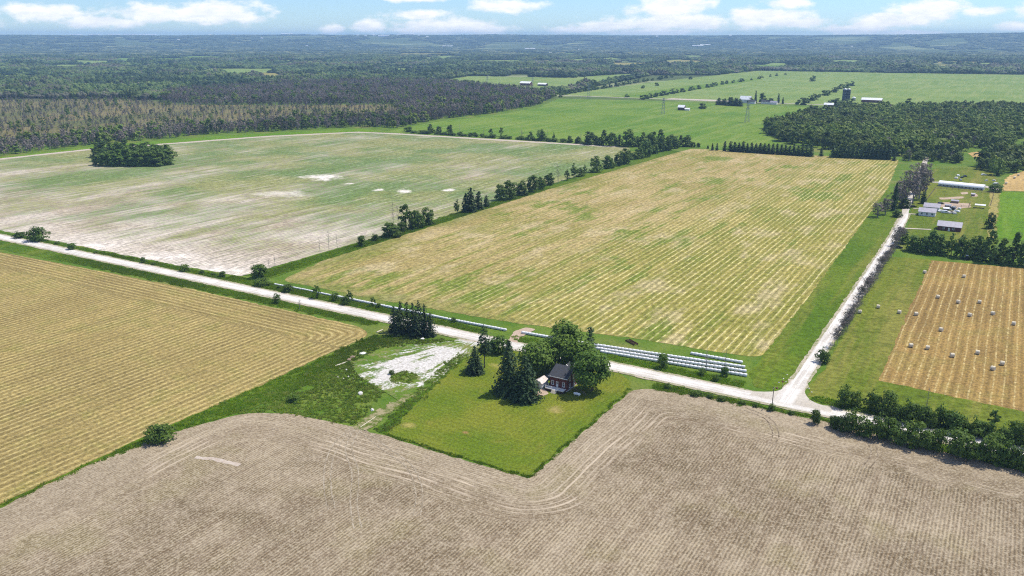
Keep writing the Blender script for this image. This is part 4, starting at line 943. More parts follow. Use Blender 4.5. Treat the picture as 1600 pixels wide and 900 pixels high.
# ------------------------------------------------------------------ woodland masses (instances on points)
def proto_collection(name, defs):
    c = bpy.data.collections.new(name)
    for i, v in enumerate(defs):
        bm = bmesh.new(); bm.from_mesh(v[1]); k = len(bm.faces); bm.from_mesh(v[0])
        bm.faces.ensure_lookup_table()
        nm = len(v[1].materials)
        for f in bm.faces[k:]: f.material_index = nm
        me = bpy.data.meshes.new(name); bm.to_mesh(me); bm.free()
        for m in v[1].materials: me.materials.append(m)
        me.materials.append(v[0].materials[0])
        c.objects.link(bpy.data.objects.new('%s_%02d' % (name, i), me))
    return c
def node_group():
    g = bpy.data.node_groups.new('scatter', 'GeometryNodeTree')
    g.interface.new_socket('Geometry', in_out='INPUT', socket_type='NodeSocketGeometry')
    g.interface.new_socket('Collection', in_out='INPUT', socket_type='NodeSocketCollection')
    g.interface.new_socket('Geometry', in_out='OUTPUT', socket_type='NodeSocketGeometry')
    gi = g.nodes.new('NodeGroupInput'); go = g.nodes.new('NodeGroupOutput')
    ci = g.nodes.new('GeometryNodeCollectionInfo'); ci.inputs['Separate Children'].default_value = True; ci.inputs['Reset Children'].default_value = True
    io = g.nodes.new('GeometryNodeInstanceOnPoints'); io.inputs['Pick Instance'].default_value = True
    def na(n, t):
        q = g.nodes.new('GeometryNodeInputNamedAttribute'); q.data_type = t; q.inputs['Name'].default_value = n; return q.outputs['Attribute']
    g.links.new(gi.outputs[0], io.inputs['Points']); g.links.new(gi.outputs[1], ci.inputs['Collection']); g.links.new(ci.outputs[0], io.inputs['Instance'])
    g.links.new(na('ix', 'INT'), io.inputs['Instance Index'])
    cx = g.nodes.new('ShaderNodeCombineXYZ'); g.links.new(na('rz', 'FLOAT'), cx.inputs[2]); g.links.new(cx.outputs[0], io.inputs['Rotation'])
    g.links.new(na('sc', 'FLOAT_VECTOR'), io.inputs['Scale']); g.links.new(io.outputs[0], go.inputs[0])
    return g
NG = node_group()
def scatter(name, s, t, z, sx, sz, ix, coll, label, cat, rng):
    n = len(s); me = bpy.data.meshes.new(name); me.vertices.add(n)
    me.vertices.foreach_set('co', np.stack([s, t, z], 1).astype(np.float32).reshape(-1))
    a = me.attributes.new('sc', 'FLOAT_VECTOR', 'POINT'); a.data.foreach_set('vector', np.stack([sx, sx, sz], 1).astype(np.float32).reshape(-1))
    a = me.attributes.new('rz', 'FLOAT', 'POINT'); a.data.foreach_set('value', (rng.random(n) * TAU).astype(np.float32))
    a = me.attributes.new('ix', 'INT', 'POINT'); a.data.foreach_set('value', np.asarray(ix, np.int32))
    o = bpy.data.objects.new(name, me); COL.objects.link(o)
    md = o.modifiers.new('scatter', 'NODES'); md.node_group = NG
    md[NG.interface.items_tree['Collection'].identifier] = coll
    return tag(o, label, cat, None, 'stuff')
def grid(rng, y0, y1, sp, half=0.80, pad=120):
    ys = np.arange(y0, y1, sp); X = []; Y = []
    for y in ys:
        w = y * half + pad; x = np.arange(-w, w, sp)
        X.append(x); Y.append(np.full(len(x), y))
    X = np.concatenate(X); Y = np.concatenate(Y)
    X = X + (rng.random(len(X)) - .5) * sp * 1.1; Y = Y + (rng.random(len(X)) - .5) * sp * 1.1
    return X * cA - Y * sA, X * sA + Y * cA
def vnoise(x, y, seed):
    r = np.random.default_rng(seed); v = np.zeros_like(x)
    for k in range(7):
        a = r.random() * TAU; f = 2 ** (k * 0.45); v += np.sin((x * math.cos(a) + y * math.sin(a)) * f + r.random() * TAU) / f ** 0.5
    return v / 3.2
S_BELT = [(-140, 285), (-60, 256), (0, 243), (140, 227), (330, 210), (560, 198), (618, 200), (690, 186), (760, 179), (842, 164), (868, 151), (800, 154), (700, 168), (620, 182), (480, 190), (360, 200), (180, 213), (-140, 242)]
S_MARSH = [(-140, 242), (180, 213), (360, 200), (480, 190), (620, 182), (620, 163), (480, 164), (300, 164), (200, 154), (-140, 156)]
S_GREY = [(255, 160), (300, 164), (480, 164), (620, 163), (620, 182), (700, 168), (800, 154), (868, 152), (830, 143), (760, 136), (690, 128), (560, 127), (420, 133), (255, 146)]
W_LOT = [(1188, 203), (1222, 223), (1300, 236), (1400, 246), (1452, 241), (1505, 240), (1520, 231), (1562, 233), (1582, 226), (1610, 214), (1700, 216), (1700, 168), (1430, 173), (1330, 173), (1262, 182)]
W_TWO = [(1522, 262), (1558, 276), (1600, 266), (1700, 258), (1700, 234), (1566, 240), (1540, 252)]
W_SMALL = [(1405, 252), (1450, 252), (1500, 256), (1510, 249), (1460, 244), (1410, 247)]
MEADOW = []
_r = random.Random(77)
while len(MEADOW) < 80:
    _x = _r.uniform(-60, 1660); _y = 62 + 62 * _r.random() ** 1.5
    if _y > 104 and _x > 640: continue
    _h = (_y - 56) * _r.uniform(0.03, 0.085) + 0.15; _w = _r.uniform(14, 75); _k = _r.uniform(-.3, .3)
    MEADOW.append([(_x - _w, _y - _k * _h), (_x - _w * _r.uniform(.2, .7), _y - _h), (_x + _w * _r.uniform(.4, .9), _y - _h * _r.uniform(.6, 1)), (_x + _w, _y + _k * _h), (_x + _w * _r.uniform(.1, .7), _y + _h), (_x - _w * _r.uniform(.3, .8), _y + _h * _r.uniform(.6, 1))])
CLEAR = [[(600, 206), (690, 189), (842, 168), (872, 150), (1000, 131), (1100, 119.5), (1185, 110.5), (1400, 114), (1720, 118), (1720, 166), (1430, 170), (1330, 170), (1262, 182), (1188, 203), (1222, 223), (1082, 229)],
         [(668, 129), (735, 118.5), (880, 121.5), (985, 122), (885, 140), (815, 144), (760, 139)], [(895, 121), (985, 115), (1003, 120), (930, 124.5)], [(814, 99), (850, 94.5), (958, 89.8), (974, 92.5), (885, 98)],
         [(1484, 84.6), (1512, 82), (1548, 82.2), (1548, 85)], [(185, 105), (240, 101.8), (254, 104), (200, 107)], [(390, 82.8), (460, 79.8), (470, 81), (404, 84)], [(476, 86.2), (520, 83.8), (529, 85), (486, 87.4)],
         [(180, 122), (250, 118), (266, 121), (190, 124.5)], [(1026, 95.2), (1062, 92.8), (1074, 94.3), (1040, 96.4)], [(696, 82.2), (735, 79.8), (746, 81), (708, 83.3)], [(110, 72.6), (240, 70.8), (252, 71.8), (130, 73.6)], [(548, 74.4), (640, 72.8), (652, 73.9), (560, 75.5)]]
def woods():
    for i, q in enumerate(MEADOW): sheet('far_meadow', q, 0.2 + 0.01 * i, ('pale_crop', 'green_crop', 'dry_grass', 'pale_crop')[i % 4], 3, 60, True)
    rng = np.random.default_rng(5)
    green = [broad(200 + i, 14, 6.0, 15, 11, 2.4, 'leaf_wood', 0.05, 0.3, limbs=0, rc=(0.28, 0.42)) for i in range(4)]
    conif = [spruce(210 + i, 13, 2.6, 9, 6, 'leaf_cedar', 1.7, power=0.6, droop=0.15) for i in range(2)]
    greys_early = [broad(225 + i, 13, 4.6, 13, 10, 2.3, 'leaf_grey', 0.1, 0.4, aspect=0.35, limbs=0, bark='dead_wood') for i in range(2)]
    greys = [broad(220 + i, 14, 3.2, 15, 11, 1.8, 'leaf_grey', 0.0, 0.45, aspect=0.3, limbs=3, bark='dead_wood') for i in range(2)]
    plainw = [lumpy(250 + i, 13, 6.2, 'leaf_plain_' + ('dark', 'mid', 'pale', 'grey')[i // 2]) for i in range(8)]
    CP = proto_collection('plain_tree', plainw + conif + greys_early)
    snag = [bare(230 + i, 11, 1.6, 7, twigs=14, r0=0.22) for i in range(2)]
    C = proto_collection('woodland_tree', green + conif + greys + snag)          # 0-3, 4-5, 6-7, 8-9
    clump = [lumpy(240 + i, 14, 30, 'leaf_far', 16, 0) for i in range(3)]
    CF = proto_collection('woodland_clump', clump)
    def mk(name, poly, sp, probs, hs, label, y0, y1, thin=0.0, wf=1.0):
        s, t = grid(rng, y0, y1, sp); px, py = PROJ(s, t)
        k = inpoly(px, py, poly) & (rng.random(len(s)) > thin)
        s, t = s[k], t[k]; n = len(s)
        ix = rng.choice(10, size=n, p=np.array(probs) / sum(probs))
        hz = hs * (0.62 + 0.62 * rng.random(n)) * (1 + 0.15 * vnoise(s / 60, t / 60, 3))
        sx = wf * (0.8 + 0.45 * rng.random(n)) * np.minimum(1.1, hz)
        scatter(name, s, t, np.zeros(n), sx, hz, ix, C, label, 'woodland', rng)
    mk('woodlot', W_LOT, 9.2, [3, 3, 3, 3, .25, .25, .25, .25, .1, .1], 1.0, 'dense dark green woodlot beyond the hay field', 700, 2100)
    mk('woodlot', W_TWO, 9.0, [3, 3, 3, 3, .3, .3, .2, .2, .1, .1], 1.0, 'small green wood beside the ochre field and poultry shed', 600, 1400)
    mk('thicket', W_SMALL, 6.5, [3, 3, 3, 3, 1, 1, 1, 1, .1, .1], 0.6, 'low thicket between poultry shed and the woodlot', 600, 1400)
    mk('swamp_wood_edge', S_BELT, 7.0, [.8, .8, .8, .8, 1.6, 1.6, 6.0, 6.0, 1.4, 1.4], 1.0, 'mixed grey and dark green wood bordering the pale young crop', 500, 2300)
    mk('dead_swamp_trees', S_MARSH, 8.6, [.3, .3, .3, .3, .5, .5, 3.2, 3.2, 4, 4], 0.58, 'scattered dead trees standing in the tan marsh', 700, 2400, 0.15, 0.8)
    mk('grey_swamp_wood', S_GREY, 7.5, [.35, .35, .35, .35, .3, .3, 6, 6, 3, 3], 0.95, 'broad grey band of dying swamp wood behind the marsh', 900, 2800)
    # the wooded plain behind, to 5 km
    s, t = grid(rng, 1100, 2900, 12.0); px, py = PROJ(s, t)
    k = (py < 168) & (py > 60)
    for q in CLEAR + MEADOW + [S_BELT, S_MARSH, S_GREY, W_LOT]: k &= ~inpoly(px, py, q)
    k &= ~((py > 150) & (px > 640)); k &= ~((px > 860) & (py > 118) & (py > 150 - (px - 860) * 0.2))
    g = vnoise(s / 75, t / 150, 11); k &= g < 0.62
    s, t = s[k], t[k]; n = len(s)
    def grove(s, t, sd, sc):
        n = len(s); q = vnoise(s / (90 * sc), t / (130 * sc), sd) + 0.22 * rng.normal(size=n)
        ix = np.where(q < -0.30, 0, np.where(q < 0.28, 2, np.where(q < 0.62, 4, 6))) + rng.integers(0, 2, n)
        return np.where(rng.random(n) < 0.10, rng.integers(8, 12, n), ix)
    ix = grove(s, t, 12, 1.0)
    hz = (0.62 + 0.5 * rng.random(n)) * (1 + 0.6 * vnoise(s / 38, t / 55, 13)); hz = np.clip(hz, 0.35, 1.9)
    scatter('distant_forest', s, t, np.zeros(n), 1.2 * (0.7 + 0.7 * rng.random(n)), hz, ix, CP, 'blue-green distant forest behind the far green fields', 'forest', rng)
    s, t = grid(rng, 2900, 5200, 18); px, py = PROJ(s, t)
    k = (py > 60)
    for q in CLEAR + MEADOW: k &= ~inpoly(px, py, q)
    g = vnoise(s / 110, t / 300, 21); k &= g < 0.55
    s, t = s[k], t[k]; n = len(s)
    ix = grove(s, t, 22, 1.8)
    hz = (0.7 + 0.6 * rng.random(n)) * (1 + 0.6 * vnoise(s / 60, t / 110, 23)); hz = np.clip(hz, 0.4, 2.2)
    scatter('distant_forest', s, t, np.zeros(n), 1.9 * (0.7 + 0.6 * rng.random(n)), hz, ix, CP, 'hazy blue forest stretching across the distant plain', 'forest', rng)
    # 5 km to the ridge
    s1, t1 = grid(rng, 5200, 9000, 62); s2, t2 = grid(rng, 9000, 12600, 100, 0.66)
    s = np.concatenate([s1, s2]); t = np.concatenate([t1, t2]); big = np.concatenate([np.ones(len(s1)), np.full(len(s2), 1.6)])
    px, py = PROJ(s, t); k = np.ones(len(s), bool)
    for q in CLEAR + MEADOW: k &= ~inpoly(px, py, q)
    g = vnoise(s / 420, t / 1100, 31); k &= g < 0.62
    s, t, big = s[k], t[k], big[k]; n = len(s)
    hz = 0.8 + 0.7 * rng.random(n)
    scatter('horizon_forest', s, t, hill(s, t), big * (0.9 + 0.4 * rng.random(n)), hz * np.where(big > 1, 0.75, 0.9), rng.integers(0, 3, n), CF, 'pale blue wooded ridge and plain along the horizon', 'forest', rng)
woods()

# ------------------------------------------------------------------ rough grass and weeds
def tuft(seed, n, h, spread, mat, wid):
    rng = np.random.default_rng(seed); b = MB()
    for i in range(n):
        a = rng.random() * TAU; r = spread * rng.random() ** .5; x, y = math.cos(a) * r, math.sin(a) * r
        hh = h * rng.uniform(.55, 1.1); lx, ly = rng.normal() * .25 * h, rng.normal() * .25 * h; g = rng.random() * TAU; dx, dy = math.cos(g) * wid, math.sin(g) * wid
        b.addv([(x - dx, y - dy, 0), (x + dx, y + dy, 0), (x + lx + dx * .3, y + ly + dy * .3, hh), (x + lx - dx * .3, y + ly - dy * .3, hh)], [(0, 1, 2, 3)])
    e = MB().tube((0, 0, 0), (0, 0, h * .4), wid * .3, wid * .2, 3)
    return e.mesh('stalk', mat), b.mesh('blades', mat), h, spread * 2
def grasses():
    rng = np.random.default_rng(9)
    C = proto_collection('grass_tuft', [tuft(300 + i, 16, 0.5, 0.6, 'leaf_grass', 0.09) for i in range(3)])
    CW = proto_collection('weed_clump', [tuft(310 + i, 18, 0.8, 0.7, 'leaf_weed', 0.14) for i in range(3)])
    def fill(name, polys, sp, coll, label, k0=0.7, k1=1.3, thr=-9):
        S = []; T = []
        for poly in polys:
            a = np.array(poly); x0, y0 = a.min(0); x1, y1 = a.max(0)
            n = int((x1 - x0) * (y1 - y0) / sp ** 2); x = x0 + (x1 - x0) * rng.random(n); y = y0 + (y1 - y0) * rng.random(n)
            k = inpoly(x + 1.5 * vnoise(x / 2, y / 2, 42), y + 1.5 * vnoise(x / 2, y / 2, 43), poly) & (vnoise(x / 4, y / 4, 41) > thr); S.append(x[k]); T.append(y[k])
        s = np.concatenate(S); t = np.concatenate(T); n = len(s)
        z = k0 + (k1 - k0) * rng.random(n)
        scatter(name, s, t, np.zeros(n), z, z, rng.integers(0, 3, n), coll, label, 'grass', rng)
    fill('verge_grass', [[(-460, 257), (-228, 260.5), (-226, 266), (-460, 266)], [(-520, 277), (-340, 277), (-344, 283), (-520, 280)], [(-340, 277), (-180, 277), (-180, 282), (-340, 285)],
                         [(-98, 260), (-37, 264.6), (30, 259.5), (30, 266), (-98, 266)], [(-167, 277), (-70, 277), (-70, 283), (-167, 282)], [(-48, 277.5), (30, 277.5), (30, 281), (-46, 283)]], 0.62, C, 'long green grass on the banks beside the gravel road', 0.7, 1.5)
    fill('strip_grass', [[(-217, 60), (-219, 150), (-218, 252), (-205, 262), (-205, 186), (-213.6, 150), (-217, 124)], [(-332, 290), (-321, 292), (-321, 600), (-330, 600)]], 0.8, C, 'long green grass in strips between the fields', 0.8, 1.5)
    Y = [PX(*q) for q in [(540, 540), (560, 545), (545, 556), (552, 578), (570, 594), (600, 614), (570, 650), (552, 665), (430, 644), (372, 646), (350, 650), (400, 618), (480, 580), (520, 556)]]
    fill('weeds', [Y, [(-176, 254), (-170, 225), (-160, 184), (-155.5, 184), (-165, 225), (-171, 254)], [PX(*q) for q in [(612, 584), (640, 580), (652, 587), (645, 598), (620, 602), (608, 594)]], [PX(*q) for q in [(560, 530), (600, 528), (720, 532), (640, 541), (560, 545)]]], 0.75, CW, 'tall dark green weeds around the white stone yard', 0.3, 0.95, -0.75)
    L = [(-103.4, 184), (-103.4, 256)]
    fill('edge_grass', [[(-104.4, 183.4), (-103.0, 183.0), (-102.7, 256), (-104.0, 256)], [(-156, 182.6), (-103, 182.8), (-103, 184.0), (-156, 184.2)]], 0.4, C, 'unmown grass fringe round the edge of the lawn', 0.5, 1.0)
grasses()

# ------------------------------------------------------------------ building materials
plain('brick_red', (0.135, 0.042, 0.036), 0.9, 0, 0.2, 6)
plain('shingle_grey', (0.044, 0.047, 0.056), 0.85, 0, 0.22, 5)
plain('white_paint', (0.74, 0.73, 0.70), 0.6, 0, 0.06, 2)
plain('white_metal', (0.80, 0.80, 0.80), 0.4, 0, 0.05, 1)
plain('grey_metal_roof', (0.30, 0.29, 0.33), 0.45, 0.3, 0.1, 0.8)
plain('barn_red', (0.115, 0.040, 0.034), 0.85, 0, 0.2, 2)
plain('dark_wood', (0.060, 0.036, 0.030), 0.85, 0, 0.2, 5)
plain('deck_wood', (0.58, 0.52, 0.42), 0.8, 0, 0.15, 4)
plain('old_wood', (0.22, 0.165, 0.115), 0.9, 0, 0.25, 4)
plain('rust', (0.115, 0.060, 0.042), 0.8, 0.2, 0.35, 5)
plain('rust_roof', (0.52, 0.47, 0.44), 0.6, 0.1, 0.3, 1.6)
plain('concrete', (0.55, 0.53, 0.50), 0.9, 0, 0.1, 2)
plain('silo_blue', (0.022, 0.028, 0.045), 0.4, 0.2, 0.1, 0.5)
plain('black_rubber', (0.018, 0.018, 0.018), 0.85)
plain('car_dark', (0.020, 0.022, 0.028), 0.3, 0.2, 0.03, 1, 0.5)
plain('car_white', (0.72, 0.73, 0.74), 0.3, 0, 0.03, 1, 0.5)
plain('car_red', (0.22, 0.025, 0.020), 0.3, 0, 0.03, 1, 0.5)
plain('tractor_green', (0.025, 0.085, 0.025), 0.45)
plain('galvanised', (0.36, 0.37, 0.38), 0.5, 0.5, 0.1, 1)
plain('pole_wood', (0.16, 0.13, 0.10), 0.9, 0, 0.2, 3)
plain('hay_bale', (0.60, 0.53, 0.39), 0.95, 0, 0.25, 6)
plain('bale_wrap', (0.70, 0.70, 0.69), 0.45, 0, 0.12, 1.2, 0.3)
m_, n_, b_ = newmat('window_glass')
b_.inputs['Base Color'].default_value = (0.02, 0.025, 0.03, 1); b_.inputs['Roughness'].default_value = 0.08

# ------------------------------------------------------------------ homestead
def window(parent, x, y, z, w, h, axis, d=1):
    # axis 'y': in a wall facing -Y; axis 'x': in a wall facing +X
    f = MB(); p = MB(); s = MB(); t = 0.14
    if axis == 'y':
        for (a, b, c, e) in ((x - w / 2 - t, x - w / 2, z - t, z + h + t), (x + w / 2, x + w / 2 + t, z - t, z + h + t), (x - w / 2, x + w / 2, z + h, z + h + t), (x - w / 2, x + w / 2, z - t, z), (x - w / 2, x + w / 2, z + h * .48, z + h * .54)):
            f.box(a, b, y - 0.07, y + 0.02, c, e)
        p.box(x - w / 2, x + w / 2, y - 0.02, y + 0.01, z, z + h)
        s.box(x - w / 2 - .2, x + w / 2 + .2, y - .16, y - 0.072, z - t - .08, z - t + .03)
    else:
        for (a, b, c, e) in ((y - w / 2 - t, y - w / 2, z - t, z + h + t), (y + w / 2, y + w / 2 + t, z - t, z + h + t), (y - w / 2, y + w / 2, z + h, z + h + t), (y - w / 2, y + w / 2, z - t, z), (y - w / 2, y + w / 2, z + h * .48, z + h * .54)):
            f.box(x - 0.02 * d, x + 0.07 * d, a, b, c, e)
        p.box(x - 0.01 * d, x + 0.02 * d, y - w / 2, y + w / 2, z, z + h)
        s.box(x + 0.072 * d, x + .16 * d, y - w / 2 - .2, y + w / 2 + .2, z - t - .08, z - t + .03)
    o = f.obj('window', 'white_paint', parent)
    p.obj('pane', 'window_glass', o); s.obj('sill', 'white_paint', o)
def homestead():
    s0, t0 = PX(885.5, 613); W = 6.7; D = 10.4; EH = 5.2; RH = 7.5
    h = empty('brick_farmhouse', (s0 - W / 2, t0, 0), 0, 'dark red brick farmhouse with grey shingle roof under large trees', 'house')
    x0, x1 = -W / 2, W / 2
    wl = MB().prism([(0, -0.3), (D, -0.3), (D, EH), (D / 2, RH - 0.12), (0, EH)], x0, x1, 'x').obj('wall', 'brick_red', h)
    fd = MB().box(x0 - .06, x1 + .06, -.06, D + .06, -.3, .45).obj('foundation', 'concrete', h)
    rf = MB(); ov = 0.45; k = (RH - EH) / (D / 2)
    rf.prism([(-ov, EH - k * ov + .02), (D / 2, RH + .02), (D / 2, RH + .20), (-ov, EH - k * ov + .18)], x0 - .4, x1 + .4, 'x')
    rf.prism([(D + ov, EH - k * ov + .02), (D + ov, EH - k * ov + .18), (D / 2 + .001, RH + .20), (D / 2 + .001, RH + .02)], x0 - .4, x1 + .4, 'x')
    ro = rf.obj('roof', 'shingle_grey', h)
    fa = MB()
    for xx in (x0 - .44, x1 + .36):
        fa.prism([(-ov, EH - k * ov - .14), (D / 2, RH - .14), (D / 2, RH + .06), (-ov, EH - k * ov + .06)], xx, xx + .08, 'x')
        fa.prism([(D + ov, EH - k * ov - .14), (D + ov, EH - k * ov + .06), (D / 2 + .001, RH + .06), (D / 2 + .001, RH - .14)], xx, xx + .08, 'x')
    fa.box(x0 - .36, x1 + .36, -ov - .07, -ov - .002, EH - k * ov - .16, EH - k * ov + .12)
    fa.obj('fascia', 'white_paint', ro)
    # rear cross gable whose peak shows over the ridge
    MB().prism([(-1.0, EH), (1.0, EH), (1.0, RH - .65), (0, RH + .30), (-1.0, RH - .65)], D / 2 + .6, D + 1.0, 'y').obj('rear_gable', 'white_paint', h)
    rg = MB(); rg.prism([(-1.2, RH - .82), (0, RH + .33), (0, RH + .45), (-1.2, RH - .70)], D / 2 + 1.0, D + 1.2, 'y').prism([(1.2, RH - .82), (1.2, RH - .70), (.001, RH + .45), (.001, RH + .33)], D / 2 + 1.0, D + 1.2, 'y')
    rg.obj('rear_gable_roof', 'shingle_grey', h)
    ch = MB().box(x1 - .55, x1 - .05, D / 2 + .2, D / 2 + .75, RH - .6, RH + 1.3).box(x1 - .62, x1 + .02, D / 2 + .13, D / 2 + .82, RH + 1.3, RH + 1.42)
    ch.obj('chimney', 'concrete', ro)
    # door and windows
    dr = MB().box(-.95, -.05, -.06, .02, 1.25, 3.25).obj('door', 'white_paint', h)
    MB().box(-.75, -.25, -.075, -.062, 2.25, 3.0).obj('pane', 'window_glass', dr); MB().box(-.88, -.82, -.12, -.062, 2.1, 2.25).obj('handle', 'galvanised', dr)
    window(h, 2.05, 0, 1.9, .75, 1.35, 'y'); window(h, -2.3, 0, 2.0, .75, 1.3, 'y')
    for y, z in ((2.2, 3.7), (4.8, 3.7), (2.2, 1.1), (5.6, 1.1)): window(h, x1, y, z, .8, 1.3, 'x')
    # raised deck on the front with dark lattice skirts and white rails
    dk = MB().box(x0 - .6, x1 - .2, -2.6, -.07, .98, 1.12).obj('deck', 'white_paint', h)
    lt = MB().box(x0 - .55, -1.25, -2.55, -2.47, .0, .96).obj('lattice_skirt', 'dark_wood', dk)
    lt = MB().box(.75, x1 - .25, -2.55, -2.47, .0, .96).obj('lattice_skirt', 'dark_wood', dk)
    MB().box(x1 - .30, x1 - .25, -2.46, -.08, .0, .96).obj('lattice_skirt', 'dark_wood', dk)
    for i in range(4): MB().box(-1.2, .7, -2.62 - .28 * (i + 1), -2.62 - .28 * i, 0, .96 - .24 * (i + 0.0) if i else .95).obj('step', 'deck_wood', dk)
    for px, py in ((x0 - .55, -2.5), (-1.25, -2.5), (.75, -2.5), (x1 - .28, -2.5), (x0 - .55, -.2)): MB().box(px - .06, px + .06, py - .06, py + .06, 1.12, 2.1).obj('post', 'white_paint', dk)
    for (a, b, c, e) in ((x0 - .5, -1.3, -2.53, -2.47), (.8, x1 - .33, -2.53, -2.47), (x0 - .58, x0 - .52, -2.44, -.26)): MB().box(a, b, c, e, 1.98, 2.06).box(a, b, c, e, 1.3, 1.36).obj('rail', 'white_paint', dk)
    # propane tank
    s, t = PX(901.5, 618.5); tk = empty('propane_tank', (s, t, 0), 0.08, 'white propane tank lying on the grass by the brick house', 'tank')
    pr = [(0.02, -1.25)] + [(.48 * math.sin(a), -1.25 + .32 * (1 - math.cos(a))) for a in (.4, .8, 1.2, 1.57)] + [(.48 * math.sin(a), 1.25 - .32 * (1 - math.cos(a))) for a in (1.57, 1.2, .8, .4)] + [(0.02, 1.25)]
    MB().lathe(pr, 14, (0, 0, .78), 'x').obj('vessel', 'white_metal', tk, smooth=True)
    MB().lathe([(.14, 0), (.14, .18), (.02, .22)], 8, (0, 0, 1.22)).obj('valve_cover', 'white_metal', tk)
    for x in (-.75, .75): MB().box(x - .08, x + .08, -.35, .35, -.05, .40).obj('leg', 'concrete', tk)
    # ramp rail
    a = PX(893, 611); b = PX(908, 613); c = PX(915, 619); f = empty('wooden_rail', (a[0], a[1], 0), 0, 'low brown wooden rail beside the shaded brick wall', 'fence')
    P0 = Vector((0, 0)); P1 = Vector((b[0] - a[0], b[1] - a[1])); P2 = Vector((c[0] - a[0], c[1] - a[1]))
    for q in (P0, (P0 + P1) / 2, P1, (P1 + P2) / 2, P2): MB().box(q.x - .06, q.x + .06, q.y - .06, q.y + .06, -.1, 1.0).obj('post', 'old_wood', f)
    for (u, v) in ((P0, P1), (P1, P2)): MB().tube((u.x, u.y, 1.03), (v.x, v.y, 1.03), .07, .07, 4).tube((u.x, u.y, .55), (v.x, v.y, .55), .05, .05, 4).obj('rail', 'old_wood', f)
    # shed
    s, t = PX(840, 607); sh = empty('white_shed', (s, t, 0), 0, 'small white shed with streaked pale roof beside the spruces', 'shed')
    w, d, e, r = 1.7, 4.6, 2.2, 3.3
    MB().prism([(-w, -.1), (w, -.1), (w, e), (0, r - .08), (-w, e)], 0, d, 'y').obj('wall', 'white_paint', sh)
    MB().prism([(-w - .25, e - .15), (0, r), (0, r + .09), (-w - .25, e - .06)], -.25, d + .25, 'y').obj('roof_panel', 'rust_roof', sh)
    MB().prism([(w + .25, e - .15), (w + .25, e - .06), (.001, r + .09), (.001, r)], -.25, d + .25, 'y').obj('roof_panel', 'rust_roof', sh)
    MB().box(-.45, .45, -.05, -.002, 0, 1.9).obj('door', 'old_wood', sh)
    sheet('concrete_pad', [PX(*q) for q in ((850, 588), (860, 583), (864, 588), (856, 592))], 0.20, 'concrete', 0.05, 1)
    o = sheet('bare_path', [PX(*q) for q in ((838, 612), (850, 607), (858, 616), (846, 620), (836, 618))], 0.19, 'bare_dirt', 0.15, 1, False, 1)
homestead()

# ------------------------------------------------------------------ bales
def wrapped_row(a, b, R, label, group=None, gap=False):
    s0, t0 = a; s1, t1 = b; L = math.hypot(s1 - s0, t1 - t0); n = max(2, int(L / 1.5))
    r = empty('wrapped_bale_row', (s0, t0, 0), math.atan2(t1 - t0, s1 - s0), label, 'bale row', group)
    prof = []; rn = random.Random(int(L * 10)); st = L / n
    for i in range(n):
        k = R * rn.uniform(.93, 1.05)
        prof += [(k * .70, i * st), (k, i * st + .16 * st), (k * 1.01, i * st + .5 * st), (k, i * st + .84 * st)]
    prof.append((R * .9, L))
    MB().lathe([(0.02, -.05)] + prof + [(0.02, L + .05)], 12, (0, 0, R * .86), 'x').obj('wrap', 'bale_wrap', r, smooth=True)
def bales():
    def pxl(*q): return [PX(*a) for a in q]
    R = 0.64
    pts = pxl((428, 445), (470, 452.5), (520, 463), (585, 476.5), (640, 487.5), (700, 500), (792, 517.5))
    wl = 'thin white plastic wrapped bale row lying between road and hay field'
    for i in range(len(pts) - 1):
        a, b = Vector(pts[i]), Vector(pts[i + 1]); d = (b - a).normalized()
        wrapped_row(tuple(a + d * .25), tuple(b - d * .25), R * (0.75 if i < 2 else 0.95), wl, 'thin wrapped bale rows')
    wrapped_row(*pxl((815, 521), (905, 537)), R, 'white wrapped bale row starting at the dirt field entrance, behind the tree tops')
    wrapped_row(*pxl((908, 537.5), (1164, 575.5)), R, 'long white wrapped bale row, rearmost of the three parallel ones')
    wrapped_row(*pxl((926, 545), (1166, 582)), R, 'long white wrapped bale row, middle of the three parallel ones')
    wrapped_row(*pxl((938, 551), (1167, 588.5)), R, 'long white wrapped bale row nearest the gravel road')
    wrapped_row(*pxl((1079, 553.5), (1160, 568)), R * .95, 'short white wrapped bale row set apart on the hay field side')
    m = MB().lathe([(.05, -.72), (.80, -.72), (.86, -.6), (.87, 0), (.86, .6), (.80, .72), (.05, .72)], 14, (0, 0, .84), 'x').mesh('round_bale', 'hay_bale', smooth=False)
    for px, py in ((1444.7, 427), (1506, 434), (1465, 466), (1497, 474), (1530, 474), (1551, 492), (1515, 494.5), (1583.5, 508), (1470, 517.5), (1423, 542.5), (1449, 546), (1487.5, 558), (1527, 553.5), (1565.5, 570.5), (1551, 578.5), (1431, 493)):
        s, t = PX(px, py); o = bpy.data.objects.new('round_bale', m); COL.objects.link(o); o.location = (s, t, 0); o.rotation_euler = (0, 0, RNG.uniform(-.5, .5))
        tag(o, 'round straw bale lying on the striped stubble', 'bale', 'round bales on the stubble')
    for px, py in ((1405, 490), (1372, 481.5), (1343, 489.5)):
        s, t = PX(px, py); o = bpy.data.objects.new('round_bale', m); COL.objects.link(o); o.location = (s, t, 0); o.rotation_euler = (0, 0, RNG.uniform(-.5, .5))
        tag(o, 'round straw bale lying on the green pasture', 'bale', 'round bales on the pasture')
    for px, py in ((1585, 279), (1591, 275), (1572, 288)):
        s, t = PX(px, py); o = bpy.data.objects.new('round_bale', m); COL.objects.link(o); o.location = (s, t, 0); o.scale = (1.2, 1.2, 1.2)
        tag(o, 'round straw bale at the edge of the ochre field', 'bale', 'round bales on the ochre field')
bales()

